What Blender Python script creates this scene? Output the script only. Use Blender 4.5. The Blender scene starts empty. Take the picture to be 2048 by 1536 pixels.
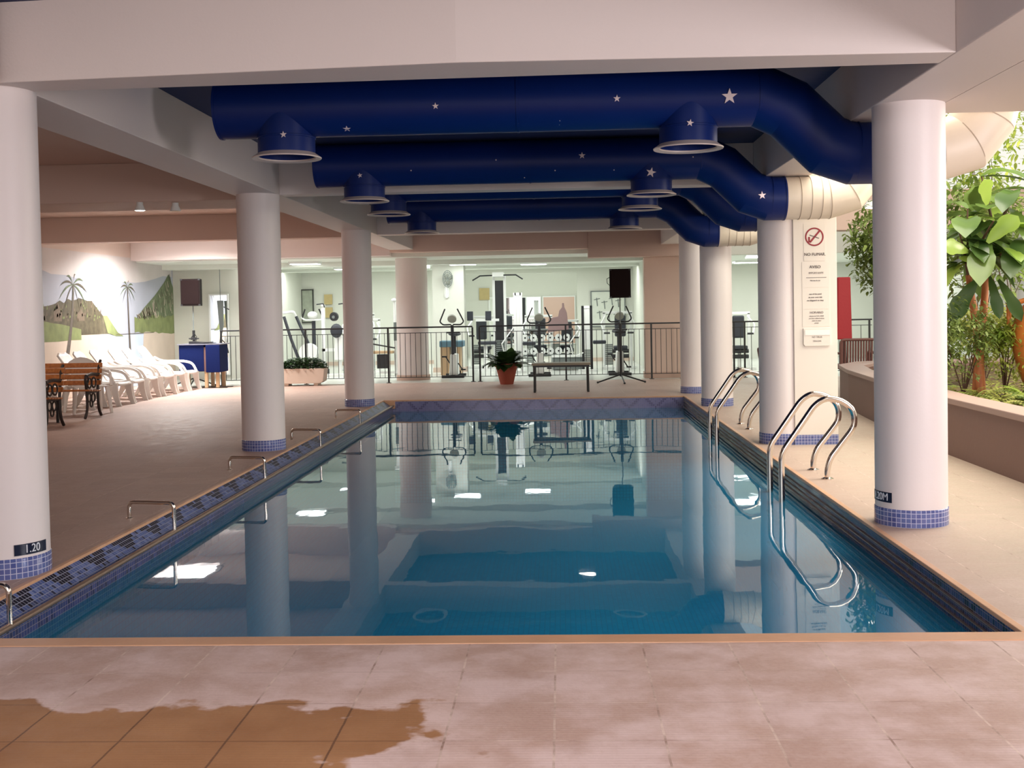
import bpy, bmesh, math, random
from mathutils import Vector, Matrix
C = bpy.context.scene.collection
scene = bpy.context.scene
PI = math.pi
random.seed(7)

# ------------------------------------------------------------------ camera
F, PITCH, YAW, ROLL, SH = 2300.0, .0313, .0424, .0185, -74.67
cam_d = bpy.data.cameras.new('camera'); cam = bpy.data.objects.new('camera', cam_d); C.objects.link(cam)
cam_d.sensor_fit = 'HORIZONTAL'; cam_d.sensor_width = 36.0
cam_d.lens = F * 36.0 / 2048; cam_d.shift_y = SH / 2048; cam_d.clip_start = .05; cam_d.clip_end = 200
fw = Vector((-math.sin(YAW)*math.cos(PITCH), math.cos(YAW)*math.cos(PITCH), -math.sin(PITCH)))
r0 = Vector((math.cos(YAW), math.sin(YAW), 0)); u0 = r0.cross(fw)
cr, sr = math.cos(ROLL), math.sin(ROLL)
rr = cr*r0 - sr*u0; uu = sr*r0 + cr*u0
M = Matrix((rr, uu, -fw)).transposed().to_4x4(); M.translation = Vector((0, 0, 1.4))
cam.matrix_world = M
scene.camera = cam

# ------------------------------------------------------------------ world, view
w = bpy.data.worlds.new('world'); scene.world = w; w.use_nodes = True
bg = w.node_tree.nodes['Background']
bg.inputs[0].default_value = (1.0, .97, .88, 1); bg.inputs[1].default_value = 0.9
vs = scene.view_settings
vs.view_transform = 'Standard'; vs.look = 'None'; vs.gamma = 1.0; vs.use_curve_mapping = False; vs.exposure = 0.15

# ------------------------------------------------------------------ large lights
def area(name, loc, target, sx, sy, power, col, spread=180):
    l = bpy.data.lights.new(name, 'AREA'); l.shape = 'RECTANGLE'; l.size = sx; l.size_y = sy
    l.energy = power; l.color = col; l.spread = math.radians(spread)
    o = bpy.data.objects.new(name, l); C.objects.link(o); o.location = loc
    o.rotation_euler = (Vector(target) - Vector(loc)).to_track_quat('-Z', 'Y').to_euler()
    return o
def spot(name, loc, target, power, col, angle, blend=.5, rad=.05):
    l = bpy.data.lights.new(name, 'SPOT'); l.energy = power; l.color = col
    l.spot_size = math.radians(angle); l.spot_blend = blend; l.shadow_soft_size = rad
    o = bpy.data.objects.new(name, l); C.objects.link(o); o.location = loc
    o.rotation_euler = (Vector(target) - Vector(loc)).to_track_quat('-Z', 'Y').to_euler()
    return o
# daylight from the glazed front behind the camera
area('front_daylight', (-.5, -2.9, 1.9), (-.5, 6, 1.3), 6.5, 2.0, 95, (1.0, .88, .89))
# added unseen fill above the camera, brightening the near deck
area('near_deck_light', (-.3, 1.6, 3.0), (-.3, 2.4, 0), 4.0, 1.6, 165, (1.0, .90, .90))
# winter garden glass roof
area('garden_daylight', (6.2, 10.5, 5.4), (5.0, 10.5, 0), 4.0, 10.0, 1050, (1.0, .93, .78))
area('right_column_fill', (5.2, 3.0, 1.7), (2.3, 7.6, 1.4), 1.4, 1.4, 150, (1.0, .94, .97))  # added free-standing fill that brightens the nearest right column
area('garden_side_fill', (8.35, 11.5, 2.78), (0, 11.0, .6), 8.0, .5, 330, (1.0, .90, .76))  # added out-of-view fill warming the right-hand columns from the garden side
# gym fluorescent strips, tucked behind the ceiling beams
for gx, gw in ((-2.6, 8.6), (5.2, 5.6)):
    for gy, pw in ((25.2, 16), (28.8, 18)):
        area('gym_tubes', (gx, gy, 2.505), (gx, gy, 0), gw, .3, pw*gw, (.97, 1.0, .965))
area('back_room_tubes', (-1.2, 31.65, 2.60), (-1.2, 33.6, .6), 3.6, .5, 170, (.95, 1.0, .93))
# skylight and wall washer over the loungers
area('skylight_light', (-7.12, 21.3, 3.0), (-7.12, 21.3, 0), 1.0, 1.1, 230, (1.0, .97, .93), 150)
spot('mural_spot', (-8.15, 21.55, 2.62), (-8.75, 21.5, .4), 380, (1, .98, .95), 30, .5, .04)
area('left_bay_wash', (-7.0, 14.5, 3.0), (-6.8, 15.5, 0), 1.2, 2.0, 40, (1.0, .86, .76))

# ------------------------------------------------------------------ mesh helpers
def box(bm, a, b):
    x0, y0, z0 = a; x1, y1, z1 = b
    v = [bm.verts.new(p) for p in ((x0,y0,z0),(x1,y0,z0),(x1,y1,z0),(x0,y1,z0),(x0,y0,z1),(x1,y0,z1),(x1,y1,z1),(x0,y1,z1))]
    return [bm.faces.new([v[i] for i in f]) for f in ((0,3,2,1),(4,5,6,7),(0,1,5,4),(1,2,6,5),(2,3,7,6),(3,0,4,7))]
def cbox(bm, c, s, rot=None):
    n = len(bm.verts)
    box(bm, [-s[i]/2 for i in range(3)], [s[i]/2 for i in range(3)])
    bm.verts.ensure_lookup_table()
    m = Matrix.Translation(c) @ (rot.to_4x4() if rot else Matrix.Identity(4))
    for v in bm.verts[n:]: v.co = m @ v.co
def tube(bm, pts, r, seg=10, caps=True, closed=False):
    pts = [Vector(p) for p in pts]; n = len(pts)
    rs = r if isinstance(r, (list, tuple)) else [r]*n
    T = []
    for i in range(n):
        if closed: a = pts[i]-pts[i-1]; b = pts[(i+1) % n]-pts[i]
        else:
            a = pts[i]-pts[i-1] if i else pts[1]-pts[0]
            b = pts[i+1]-pts[i] if i < n-1 else a
        a = a.normalized(); b = b.normalized(); t = a+b
        T.append((t.normalized() if t.length > 1e-6 else b, a))
    t0 = T[0][0]; ref = Vector((0,0,1)) if abs(t0.z) < .9 else Vector((1,0,0))
    nrm = (ref - t0*ref.dot(t0)).normalized(); rings = []
    for i in range(n):
        t, a = T[i]
        nrm = (nrm - t*nrm.dot(t)).normalized(); bn = t.cross(nrm)
        k = max(.35, t.dot(a)); ring = []
        # mitre: stretch the ring in the bend plane
        bend = (a - t*a.dot(t)); bl = bend.length
        bd = bend.normalized() if bl > 1e-5 else None
        for j in range(seg):
            q = 2*PI*j/seg; o = (nrm*math.cos(q) + bn*math.sin(q))*rs[i]
            if bd: o += bd*o.dot(bd)*(1/k-1)
            ring.append(bm.verts.new(pts[i]+o))
        rings.append(ring)
    m = n if closed else n-1
    for i in range(m):
        A, B = rings[i], rings[(i+1) % n]
        for j in range(seg): bm.faces.new((A[j], A[(j+1) % seg], B[(j+1) % seg], B[j]))
    if caps and not closed:
        bm.faces.new(rings[0][::-1]); bm.faces.new(rings[-1])
def rod(bm, a, b, r, seg=10): tube(bm, [a, b], r, seg)
def lathe(bm, prof, c=(0,0,0), seg=32, caps=True):
    c = Vector(c); rings = []
    for r, z in prof:
        rings.append([bm.verts.new(c+Vector((max(r,1e-4)*math.cos(2*PI*j/seg), max(r,1e-4)*math.sin(2*PI*j/seg), z))) for j in range(seg)])
    for A, B in zip(rings, rings[1:]):
        for j in range(seg): bm.faces.new((A[j], A[(j+1) % seg], B[(j+1) % seg], B[j]))
    if caps and prof[0][0] > 1e-3: bm.faces.new(rings[0][::-1])
    if caps and prof[-1][0] > 1e-3: bm.faces.new(rings[-1])
def prism(bm, poly, axis, a, b):
    """poly = 2D outline; axis 'y' -> (u,v)=(x,z), 'x' -> (y,z), 'z' -> (x,y)"""
    f = {'y': lambda u, v, t: (u, t, v), 'x': lambda u, v, t: (t, u, v), 'z': lambda u, v, t: (u, v, t)}[axis]
    A = [bm.verts.new(f(u, v, a)) for u, v in poly]; B = [bm.verts.new(f(u, v, b)) for u, v in poly]
    n = len(poly); bm.faces.new(A); bm.faces.new(B[::-1])
    for i in range(n): bm.faces.new((A[i], B[i], B[(i+1) % n], A[(i+1) % n]))
def ball(bm, c, r, s=(1,1,1), seg=16):
    ret = bmesh.ops.create_uvsphere(bm, u_segments=seg, v_segments=seg//2, radius=r)
    for v in ret['verts']: v.co = Vector((v.co.x*s[0], v.co.y*s[1], v.co.z*s[2])) + Vector(c)
def arc(cx, cz, r, a0, a1, n=8):
    return [(cx+r*math.cos(math.radians(a0+(a1-a0)*i/n)), cz+r*math.sin(math.radians(a0+(a1-a0)*i/n))) for i in range(n+1)]
def fillet(pts, r, n=5):
    pts = [Vector(p) for p in pts]; out = [pts[0]]
    for i in range(1, len(pts)-1):
        p = pts[i]; a = (pts[i-1]-p); b = (pts[i+1]-p); d = min(r, a.length*.49, b.length*.49)
        s = p+a.normalized()*d; e = p+b.normalized()*d
        for k in range(n+1):
            t = k/n; out.append(s*(1-t)**2 + p*2*t*(1-t) + e*t*t)
    out.append(pts[-1]); return out
ORG = {}
def obj(name, bm, mat, parent=None, smooth=False, bevel=0, world=True, solid=0):
    if parent is not None and world:
        o = ORG.get(parent.name, Vector((0,0,0)))
        for v in bm.verts: v.co -= o
    bmesh.ops.recalc_face_normals(bm, faces=bm.faces[:])
    me = bpy.data.meshes.new(name); bm.to_mesh(me); bm.free()
    for m in (mat if isinstance(mat, (list, tuple)) else [mat]): me.materials.append(m)
    o = bpy.data.objects.new(name, me); C.objects.link(o)
    if smooth:
        for p in me.polygons: p.use_smooth = True
        if smooth != 'all': me.set_sharp_from_angle(angle=math.radians(42 if smooth is True else smooth))
    if parent is not None:
        o.parent = parent; ORG[o.name] = ORG.get(parent.name, Vector((0,0,0)))
    if solid:
        m = o.modifiers.new('solid', 'SOLIDIFY'); m.thickness = solid; m.offset = 0
    if bevel:
        m = o.modifiers.new('bevel', 'BEVEL'); m.width = bevel; m.segments = 2; m.limit_method = 'ANGLE'; m.angle_limit = .7
    return o
def thing(name, label, cat, loc=(0,0,0), rotz=0, group=None):
    o = bpy.data.objects.new(name, None); C.objects.link(o); o.empty_display_size = .1
    o.location = loc; o.rotation_euler = (0,0,rotz); o['label'] = label; o['category'] = cat
    if group: o['group'] = group
    ORG[o.name] = Vector(loc); return o
def tag(o, label, cat, group=None):
    o['label'] = label; o['category'] = cat
    if group: o['group'] = group
    return o
def struct(name, bm, m, parent=None, **k):
    o = obj(name, bm, m, parent, **k)
    if parent is None: o['kind'] = 'structure'
    return o
def dup(root, loc, rotz=None, label=None, scale=None):
    r = root.copy(); C.objects.link(r); r.location = loc; ORG[r.name] = Vector(loc)
    if rotz is not None: r.rotation_euler = (0,0,rotz)
    if label: r['label'] = label
    if scale: r.scale = scale
    for ch in list(root.children):
        c = ch.copy(); C.objects.link(c); c.parent = r
        for g in ch.children:
            d = g.copy(); C.objects.link(d); d.parent = c
    return r
B = bmesh.new

# ------------------------------------------------------------------ materials
def mat(name, col, rough=.5, metal=0, bump=0, bscale=40, var=0, vscale=3, spec=.5, emit=None, es=0, coat=0):
    m = bpy.data.materials.new(name); m.use_nodes = True; nt = m.node_tree; p = nt.nodes['Principled BSDF']
    p.inputs['Base Color'].default_value = (*col, 1); p.inputs['Roughness'].default_value = rough
    p.inputs['Metallic'].default_value = metal; p.inputs['Specular IOR Level'].default_value = spec
    p.inputs['Coat Weight'].default_value = coat
    if emit: p.inputs['Emission Color'].default_value = (*emit, 1); p.inputs['Emission Strength'].default_value = es
    tc = nt.nodes.new('ShaderNodeTexCoord')
    if var:
        n = nt.nodes.new('ShaderNodeTexNoise'); n.inputs['Scale'].default_value = vscale; n.inputs['Detail'].default_value = 4
        nt.links.new(tc.outputs['Object'], n.inputs['Vector'])
        mx = nt.nodes.new('ShaderNodeMix'); mx.data_type = 'RGBA'
        mx.inputs[6].default_value = (*[c*(1-var) for c in col], 1); mx.inputs[7].default_value = (*[min(1, c*(1+var)) for c in col], 1)
        nt.links.new(n.outputs['Fac'], mx.inputs[0]); nt.links.new(mx.outputs[2], p.inputs['Base Color'])
    if bump:
        n = nt.nodes.new('ShaderNodeTexNoise'); n.inputs['Scale'].default_value = bscale; n.inputs['Detail'].default_value = 3
        nt.links.new(tc.outputs['Object'], n.inputs['Vector'])
        b = nt.nodes.new('ShaderNodeBump'); b.inputs['Strength'].default_value = bump; b.inputs['Distance'].default_value = .01
        nt.links.new(n.outputs['Fac'], b.inputs['Height']); nt.links.new(b.outputs['Normal'], p.inputs['Normal'])
    return m
def math_n(nt, op, a, b=None, c=None):
    n = nt.nodes.new('ShaderNodeMath'); n.operation = op
    for i, v in enumerate((a, b, c)):
        if v is None: continue
        if isinstance(v, (int, float)): n.inputs[i].default_value = v
        else: nt.links.new(v, n.inputs[i])
    return n.outputs[0]
def mixc(nt, f, a, b):
    n = nt.nodes.new('ShaderNodeMix'); n.data_type = 'RGBA'
    for i, v in ((0, f), (6, a), (7, b)):
        if isinstance(v, tuple): n.inputs[i].default_value = (*v, 1)
        elif isinstance(v, (int, float)): n.inputs[i].default_value = v
        else: nt.links.new(v, n.inputs[i])
    return n.outputs[2]
def noise(nt, vec, scale, detail=4, rough=.5):
    n = nt.nodes.new('ShaderNodeTexNoise'); n.inputs['Scale'].default_value = scale
    n.inputs['Detail'].default_value = detail; n.inputs['Roughness'].default_value = rough
    if vec is not None: nt.links.new(vec, n.inputs['Vector'])
    return n.outputs['Fac']
def ramp(nt, f, stops):
    n = nt.nodes.new('ShaderNodeValToRGB'); e = n.color_ramp.elements
    while len(e) < len(stops): e.new(.5)
    for i, (p, c) in enumerate(stops): e[i].position = p; e[i].color = (*c, 1)
    nt.links.new(f, n.inputs[0]); return n.outputs[0]
def remap(nt, v, a, b, c=0, d=1):
    n = nt.nodes.new('ShaderNodeMapRange'); nt.links.new(v, n.inputs[0])
    for i, k in enumerate((a, b, c, d)): n.inputs[i+1].default_value = k
    return n.outputs[0]

def mosaic(name, size, cols, grout, pattern=None, rough=.15, gw=.1):
    """small square glazed tiles on UVs given in metres"""
    m = bpy.data.materials.new(name); m.use_nodes = True; nt = m.node_tree; p = nt.nodes['Principled BSDF']
    uv = nt.nodes.new('ShaderNodeUVMap'); sx = nt.nodes.new('ShaderNodeSeparateXYZ'); nt.links.new(uv.outputs[0], sx.inputs[0])
    u = math_n(nt, 'DIVIDE', sx.outputs[0], size); v = math_n(nt, 'DIVIDE', sx.outputs[1], size)
    fu = math_n(nt, 'FRACT', u); fv = math_n(nt, 'FRACT', v)
    du = math_n(nt, 'ABSOLUTE', math_n(nt, 'SUBTRACT', fu, .5)); dv = math_n(nt, 'ABSOLUTE', math_n(nt, 'SUBTRACT', fv, .5))
    g = math_n(nt, 'GREATER_THAN', math_n(nt, 'MAXIMUM', du, dv), .5-gw/2)
    cx = nt.nodes.new('ShaderNodeCombineXYZ')
    nt.links.new(math_n(nt, 'FLOOR', u), cx.inputs[0]); nt.links.new(math_n(nt, 'FLOOR', v), cx.inputs[1])
    wn = nt.nodes.new('ShaderNodeTexWhiteNoise'); wn.noise_dimensions = '2D'; nt.links.new(cx.outputs[0], wn.inputs[0])
    col = ramp(nt, wn.outputs[0], [(i/(len(cols)-1), c) for i, c in enumerate(cols)])
    if pattern:
        # dark zigzag figures made of whole tiles
        fl_u = math_n(nt, 'FLOOR', u); fl_v = math_n(nt, 'FLOOR', v)
        per = pattern[0]
        tri = math_n(nt, 'ABSOLUTE', math_n(nt, 'SUBTRACT', math_n(nt, 'MODULO', math_n(nt, 'ADD', fl_u, 1000*per), per), per/2))
        dd = math_n(nt, 'ABSOLUTE', math_n(nt, 'SUBTRACT', tri, math_n(nt, 'MULTIPLY', math_n(nt, 'ADD', fl_v, pattern[2]), pattern[3])))
        msk = math_n(nt, 'LESS_THAN', dd, pattern[4])
        col = mixc(nt, msk, col, pattern[1])
    c2 = mixc(nt, g, col, grout); nt.links.new(c2, p.inputs['Base Color'])
    nt.links.new(mixc(nt, g, (rough,)*3, (.7,)*3), p.inputs['Roughness'])
    b = nt.nodes.new('ShaderNodeBump'); b.inputs['Strength'].default_value = .5; b.inputs['Distance'].default_value = .003
    nt.links.new(math_n(nt, 'SUBTRACT', 1, g), b.inputs['Height']); nt.links.new(b.outputs[0], p.inputs['Normal'])
    return m

def floor_mat():
    m = bpy.data.materials.new('terracotta_deck_tile'); m.use_nodes = True; nt = m.node_tree; p = nt.nodes['Principled BSDF']
    tc = nt.nodes.new('ShaderNodeTexCoord'); P = tc.outputs['Object']
    s = nt.nodes.new('ShaderNodeSeparateXYZ'); nt.links.new(P, s.inputs[0]); X, Y = s.outputs[0], s.outputs[1]
    wob = math_n(nt, 'MULTIPLY', math_n(nt, 'SUBTRACT', noise(nt, P, 9, 3), .5), .006)
    u = math_n(nt, 'DIVIDE', math_n(nt, 'ADD', math_n(nt, 'ADD', X, wob), 36.043), .36)
    v = math_n(nt, 'DIVIDE', math_n(nt, 'ADD', math_n(nt, 'ADD', Y, wob), 36-.1), .36)
    def edge(a): return math_n(nt, 'ABSOLUTE', math_n(nt, 'SUBTRACT', math_n(nt, 'FRACT', a), .5))
    gu = math_n(nt, 'GREATER_THAN', edge(u), .5-.011); gv = math_n(nt, 'GREATER_THAN', edge(v), .5-.007)
    g = math_n(nt, 'MAXIMUM', gu, gv)
    cx = nt.nodes.new('ShaderNodeCombineXYZ')
    nt.links.new(math_n(nt, 'FLOOR', u), cx.inputs[0]); nt.links.new(math_n(nt, 'FLOOR', v), cx.inputs[1])
    wn = nt.nodes.new('ShaderNodeTexWhiteNoise'); wn.noise_dimensions = '2D'; nt.links.new(cx.outputs[0], wn.inputs[0])
    base = ramp(nt, wn.outputs[0], [(0, (.45, .305, .255)), (.5, (.49, .335, .28)), (1, (.52, .36, .30))])
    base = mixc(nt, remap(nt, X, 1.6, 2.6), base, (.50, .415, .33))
    n1 = noise(nt, P, 1.6, 6, .6); n2 = noise(nt, P, 7, 6, .65); n3 = noise(nt, P, 60, 4, .6)
    base = mixc(nt, math_n(nt, 'MULTIPLY', remap(nt, n2, .35, .75), .6), base, (.50, .36, .30))
    base = mixc(nt, math_n(nt, 'MULTIPLY', remap(nt, n3, .4, .8), .35), base, (.32, .18, .13))
    # lime bloom left by dried pool water on the near deck, and the clean brown patch it stops at
    haze = remap(nt, noise(nt, P, 2.2, 8, .68), .42, .60)
    near = remap(nt, Y, 6.0, 4.9)
    lime = math_n(nt, 'MULTIPLY', math_n(nt, 'MULTIPLY', haze, near), .6)
    base = mixc(nt, lime, base, (.74, .59, .57))
    lim = math_n(nt, 'ADD', math_n(nt, 'MULTIPLY', math_n(nt, 'SUBTRACT', noise(nt, P, 2.6, 5, .55), .5), 1.1), 0)
    # distance inside the clean patch: y below ~4.1 and x below ~-.1
    dy = math_n(nt, 'SUBTRACT', 4.06, Y); dx = math_n(nt, 'SUBTRACT', -.58, X)
    ins = math_n(nt, 'ADD', math_n(nt, 'MINIMUM', dy, math_n(nt, 'MULTIPLY', dx, .45)), math_n(nt, 'MULTIPLY', lim, .75))
    patch = remap(nt, ins, -.01, .03)
    rim = math_n(nt, 'MULTIPLY', remap(nt, ins, -.22, -.02), remap(nt, n2, .3, .6))
    base = mixc(nt, math_n(nt, 'MULTIPLY', rim, .55), base, (.68, .52, .48))
    brown = mixc(nt, remap(nt, n1, .35, .65), (.28, .13, .055), (.38, .195, .09))
    base = mixc(nt, patch, base, brown)
    grt = mixc(nt, patch, mixc(nt, remap(nt, n2, .35, .6), (.22, .12, .085), (.68, .54, .46)), (.12, .055, .03))
    base = mixc(nt, math_n(nt, 'MULTIPLY', g, .8), base, grt)
    nt.links.new(base, p.inputs['Base Color'])
    nt.links.new(remap(nt, n2, .3, .7, .42, .62), p.inputs['Roughness'])
    # fine moulded ribs across the tile
    rib = math_n(nt, 'SINE', math_n(nt, 'MULTIPLY', Y, 2*PI/.02))
    hgt = math_n(nt, 'ADD', math_n(nt, 'MULTIPLY', rib, .12), math_n(nt, 'SUBTRACT', math_n(nt, 'MULTIPLY', n3, .5), g))
    b = nt.nodes.new('ShaderNodeBump'); b.inputs['Strength'].default_value = .35; b.inputs['Distance'].default_value = .004
    nt.links.new(hgt, b.inputs['Height']); nt.links.new(b.outputs[0], p.inputs['Normal'])
    return m

def water_mat():
    m = bpy.data.materials.new('pool_water'); m.use_nodes = True; nt = m.node_tree
    nt.nodes.remove(nt.nodes['Principled BSDF']); out = nt.nodes['Material Output']
    tc = nt.nodes.new('ShaderNodeTexCoord')
    mp = nt.nodes.new('ShaderNodeMapping'); mp.inputs['Scale'].default_value = (1, .7, 1); nt.links.new(tc.outputs['Object'], mp.inputs[0])
    h = math_n(nt, 'ADD', noise(nt, mp.outputs[0], 1.1, 2), math_n(nt, 'MULTIPLY', noise(nt, mp.outputs[0], 5, 2), .12))
    b = nt.nodes.new('ShaderNodeBump'); b.inputs['Strength'].default_value = .085; b.inputs['Distance'].default_value = .03
    nt.links.new(h, b.inputs['Height'])
    fr = nt.nodes.new('ShaderNodeFresnel'); fr.inputs[0].default_value = 1.33; nt.links.new(b.outputs[0], fr.inputs[1])
    gl = nt.nodes.new('ShaderNodeBsdfGlossy'); gl.inputs['Roughness'].default_value = .015; gl.inputs[0].default_value = (.95, .98, 1, 1)
    nt.links.new(b.outputs[0], gl.inputs['Normal'])
    tr = nt.nodes.new('ShaderNodeBsdfTransparent'); tr.inputs[0].default_value = (.74, .95, .98, 1)
    df = nt.nodes.new('ShaderNodeBsdfDiffuse'); df.inputs[0].default_value = (.035, .36, .66, 1)      # light scattered back by the water body
    body = nt.nodes.new('ShaderNodeMixShader'); body.inputs[0].default_value = .42
    nt.links.new(tr.outputs[0], body.inputs[1]); nt.links.new(df.outputs[0], body.inputs[2])
    mx = nt.nodes.new('ShaderNodeMixShader'); nt.links.new(fr.outputs[0], mx.inputs[0])
    nt.links.new(body.outputs[0], mx.inputs[1]); nt.links.new(gl.outputs[0], mx.inputs[2]); nt.links.new(mx.outputs[0], out.inputs[0])
    return m

def leaf_mat(name, c1, c2, trans=.35, rough=.4, scale=5):
    m = bpy.data.materials.new(name); m.use_nodes = True; nt = m.node_tree; p = nt.nodes['Principled BSDF']; out = nt.nodes['Material Output']
    tc = nt.nodes.new('ShaderNodeTexCoord'); n = noise(nt, tc.outputs['Object'], scale, 3)
    col = mixc(nt, remap(nt, n, .35, .65), c1, c2); nt.links.new(col, p.inputs['Base Color']); p.inputs['Roughness'].default_value = rough
    t = nt.nodes.new('ShaderNodeBsdfTranslucent'); nt.links.new(col, t.inputs[0])
    mx = nt.nodes.new('ShaderNodeMixShader'); mx.inputs[0].default_value = trans
    nt.links.new(p.outputs[0], mx.inputs[1]); nt.links.new(t.outputs[0], mx.inputs[2]); nt.links.new(mx.outputs[0], out.inputs[0])
    return m
def wood_mat(name, c1, c2, rough=.35, sc=(1, .08, 1)):
    m = bpy.data.materials.new(name); m.use_nodes = True; nt = m.node_tree; p = nt.nodes['Principled BSDF']
    tc = nt.nodes.new('ShaderNodeTexCoord'); mp = nt.nodes.new('ShaderNodeMapping'); mp.inputs['Scale'].default_value = sc
    nt.links.new(tc.outputs['Object'], mp.inputs[0])
    nt.links.new(mixc(nt, remap(nt, noise(nt, mp.outputs[0], 30, 5), .35, .65), c1, c2), p.inputs['Base Color'])
    p.inputs['Roughness'].default_value = rough; return m

WHITE = mat('warm_white_paint', (.72, .64, .61), .55, bump=.08, bscale=60, var=.03, vscale=1.2)
COLP = mat('column_paint', (.78, .71, .70), .42, bump=.05, bscale=50, var=.02, vscale=2)
LEFTC = mat('left_bay_paint', (.60, .44, .37), .65, bump=.06, bscale=50, var=.04, vscale=1)
NAVY = mat('navy_ceiling_paint', (.012, .024, .10), .7, bump=.05)
BLUE = mat('blue_duct_paint', (.0015, .016, .13), .42, bump=.03, bscale=6, var=.08, vscale=3, spec=.25)
CREAM = mat('cream_duct_paint', (.76, .66, .54), .45, bump=.04, bscale=10, var=.04)
LIP = mat('diffuser_lip', (.62, .52, .48), .4)
VENTIN = mat('diffuser_inside', (.20, .14, .13), .5, metal=.3)
STAR = mat('silver_star', (.80, .66, .66), .35, metal=.1)
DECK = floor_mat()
COPE = mat('salmon_coping', (.60, .34, .20), .4, bump=.2, bscale=30, var=.18, vscale=5)
GYMF = mat('pale_gym_floor', (.62, .64, .60), .22, var=.05, vscale=1)
GYMW = mat('gym_wall_paint', (.62, .63, .565), .6, bump=.03, var=.02)
GYMC = mat('gym_ceiling_paint', (.74, .77, .70), .6)
WARMW = mat('warm_wall_paint', (.66, .50, .42), .6, var=.03)
SKIRT = mat('pink_skirting', (.50, .34, .27), .5)
WATER = water_mat()
POOLT = mosaic('pool_floor_mosaic', .05, [(.02, .40, .72), (.03, .46, .80), (.02, .37, .68)], (.005, .16, .34), gw=.12)
BANDL = mosaic('waterline_mosaic_blue', .03, [(.045, .07, .20), (.09, .14, .33), (.06, .09, .25), (.14, .19, .40), (.012, .014, .04)], (.30, .32, .42), (16, (.008, .008, .02), 3, 1.6, 2.2), gw=.12, rough=.38)
BANDR = mosaic('waterline_mosaic_dark', .03, [(.02, .035, .12), (.045, .06, .19), (.015, .02, .07), (.06, .07, .2)], (.20, .17, .20), (16, (.01, .01, .02), 3, 1.6, 1.4), gw=.10)  # darker copy of the blue band; shade of the unlit right wall painted in
BANDF = mosaic('waterline_mosaic_violet', .03, [(.14, .14, .30), (.18, .17, .34), (.13, .13, .27)], (.24, .23, .34), (14, (.085, .08, .19), 6, 1.2, 1.0), gw=.10)
COLT = mosaic('column_foot_mosaic', .03, [(.07, .09, .28), (.12, .16, .38), (.10, .12, .32), (.16, .19, .42)], (.50, .52, .68), gw=.13)
STEEL = mat('polished_steel', (.72, .66, .60), .12, metal=1)
BROWNS = mat('weathered_gutter_metal', (.30, .21, .16), .35, metal=.6)
BLACK = mat('black_metal', (.012, .012, .014), .4)
BLKP = mat('black_plastic', (.015, .015, .018), .5)
SPK = mat('brown_black_speaker', (.010, .005, .005), .7, bump=.2, bscale=200, spec=.15)
SPKG = mat('speaker_grille', (.012, .006, .006), .8, bump=.4, bscale=400, spec=.1)
PLAST = mat('white_garden_plastic', (.80, .76, .72), .4, bump=.02)
WOOD = wood_mat('varnished_slat_wood', (.34, .11, .03), (.48, .18, .055), .3)
IRON = mat('dark_cast_iron', (.02, .011, .010), .45, bump=.3, bscale=40)
TERRA = mat('terracotta', (.30, .06, .03), .6, bump=.15, bscale=60, var=.1)
URN = mat('orange_terracotta', (.62, .19, .04), .5, bump=.1, var=.15)
PINKP = mat('pale_pink_planter', (.56, .44, .36), .55, bump=.1, var=.05)
PLANTW = mat('brown_planter_render', (.20, .115, .095), .55, bump=.08, bscale=25, var=.08, vscale=1.5)
COPING2 = mat('planter_coping', (.36, .25, .22), .45, bump=.05, var=.05)
SOIL = mat('garden_soil', (.10, .06, .025), .95, bump=1, bscale=20, var=.3, vscale=6)
GYMWHT = mat('white_machine_paint', (.80, .82, .80), .3)
GYMGRY = mat('grey_machine_paint', (.15, .17, .165), .45)
PAD = mat('dark_vinyl_pad', (.03, .034, .045), .5)
MIRROR = mat('mirror_glass', (.85, .88, .86), .02, metal=1)
SKYP = mat('mural_sky', (.38, .40, .47), .6, var=.14, vscale=1.2)
CLOUD = mat('mural_cloud', (.58, .54, .53), .6, var=.08)
SEA = mat('mural_sea', (.50, .58, .74), .6, var=.1, vscale=4)
SAND = mat('mural_sand', (.56, .46, .38), .65, var=.12, vscale=3)
HILL = mat('mural_hill', (.085, .07, .04), .7, var=.75, vscale=10)
GRASS = mat('mural_grass', (.17, .20, .075), .7, var=.5, vscale=5)
GRN2 = mat('mural_bush', (.12, .155, .08), .7, var=.6, vscale=9)
TRUNK = mat('mural_trunk', (.10, .08, .065), .7, var=.4, vscale=20)
HUT = mat('mural_hut', (.15, .11, .075), .7, var=.3, vscale=12)
CLOTHB = mat('royal_blue_cloth', (.003, .009, .065), .85, spec=.15, bump=.2, bscale=30)
LEGW = mat('pale_wood_leg', (.48, .33, .19), .5)
REDF = mat('red_cloth', (.36, .012, .02), .6, bump=.2, bscale=20)
RATT = mat('brown_rattan', (.13, .05, .042), .6, bump=.5, bscale=60)
PAPER = mat('sign_paper', (.80, .74, .66), .5)
INK = mat('sign_ink', (.05, .03, .03), .7)
INKG = mat('faded_sign_ink', (.20, .17, .16), .7)
REDS = mat('sign_red', (.28, .01, .02), .5)
NAVYT = mat('depth_tile_navy', (.008, .012, .035), .25)
TXTW = mat('depth_tile_white', (.75, .78, .85), .35)
LEAFB = leaf_mat('fiddle_leaf', (.08, .15, .03), (.20, .29, .08), .4, .18, 1.6)
LEAFS = leaf_mat('small_leaf', (.11, .17, .035), (.26, .33, .09), .4, .5, 6)
LEAFY = leaf_mat('yellow_green_leaf', (.24, .36, .05), (.50, .55, .12), .45, .5, 5)
LEAFD = leaf_mat('dark_leaf', (.018, .045, .014), (.04, .09, .025), .2, .4, 8)
FERN = leaf_mat('fern_leaf', (.16, .20, .04), (.38, .38, .10), .4, .5, 4)
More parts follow.
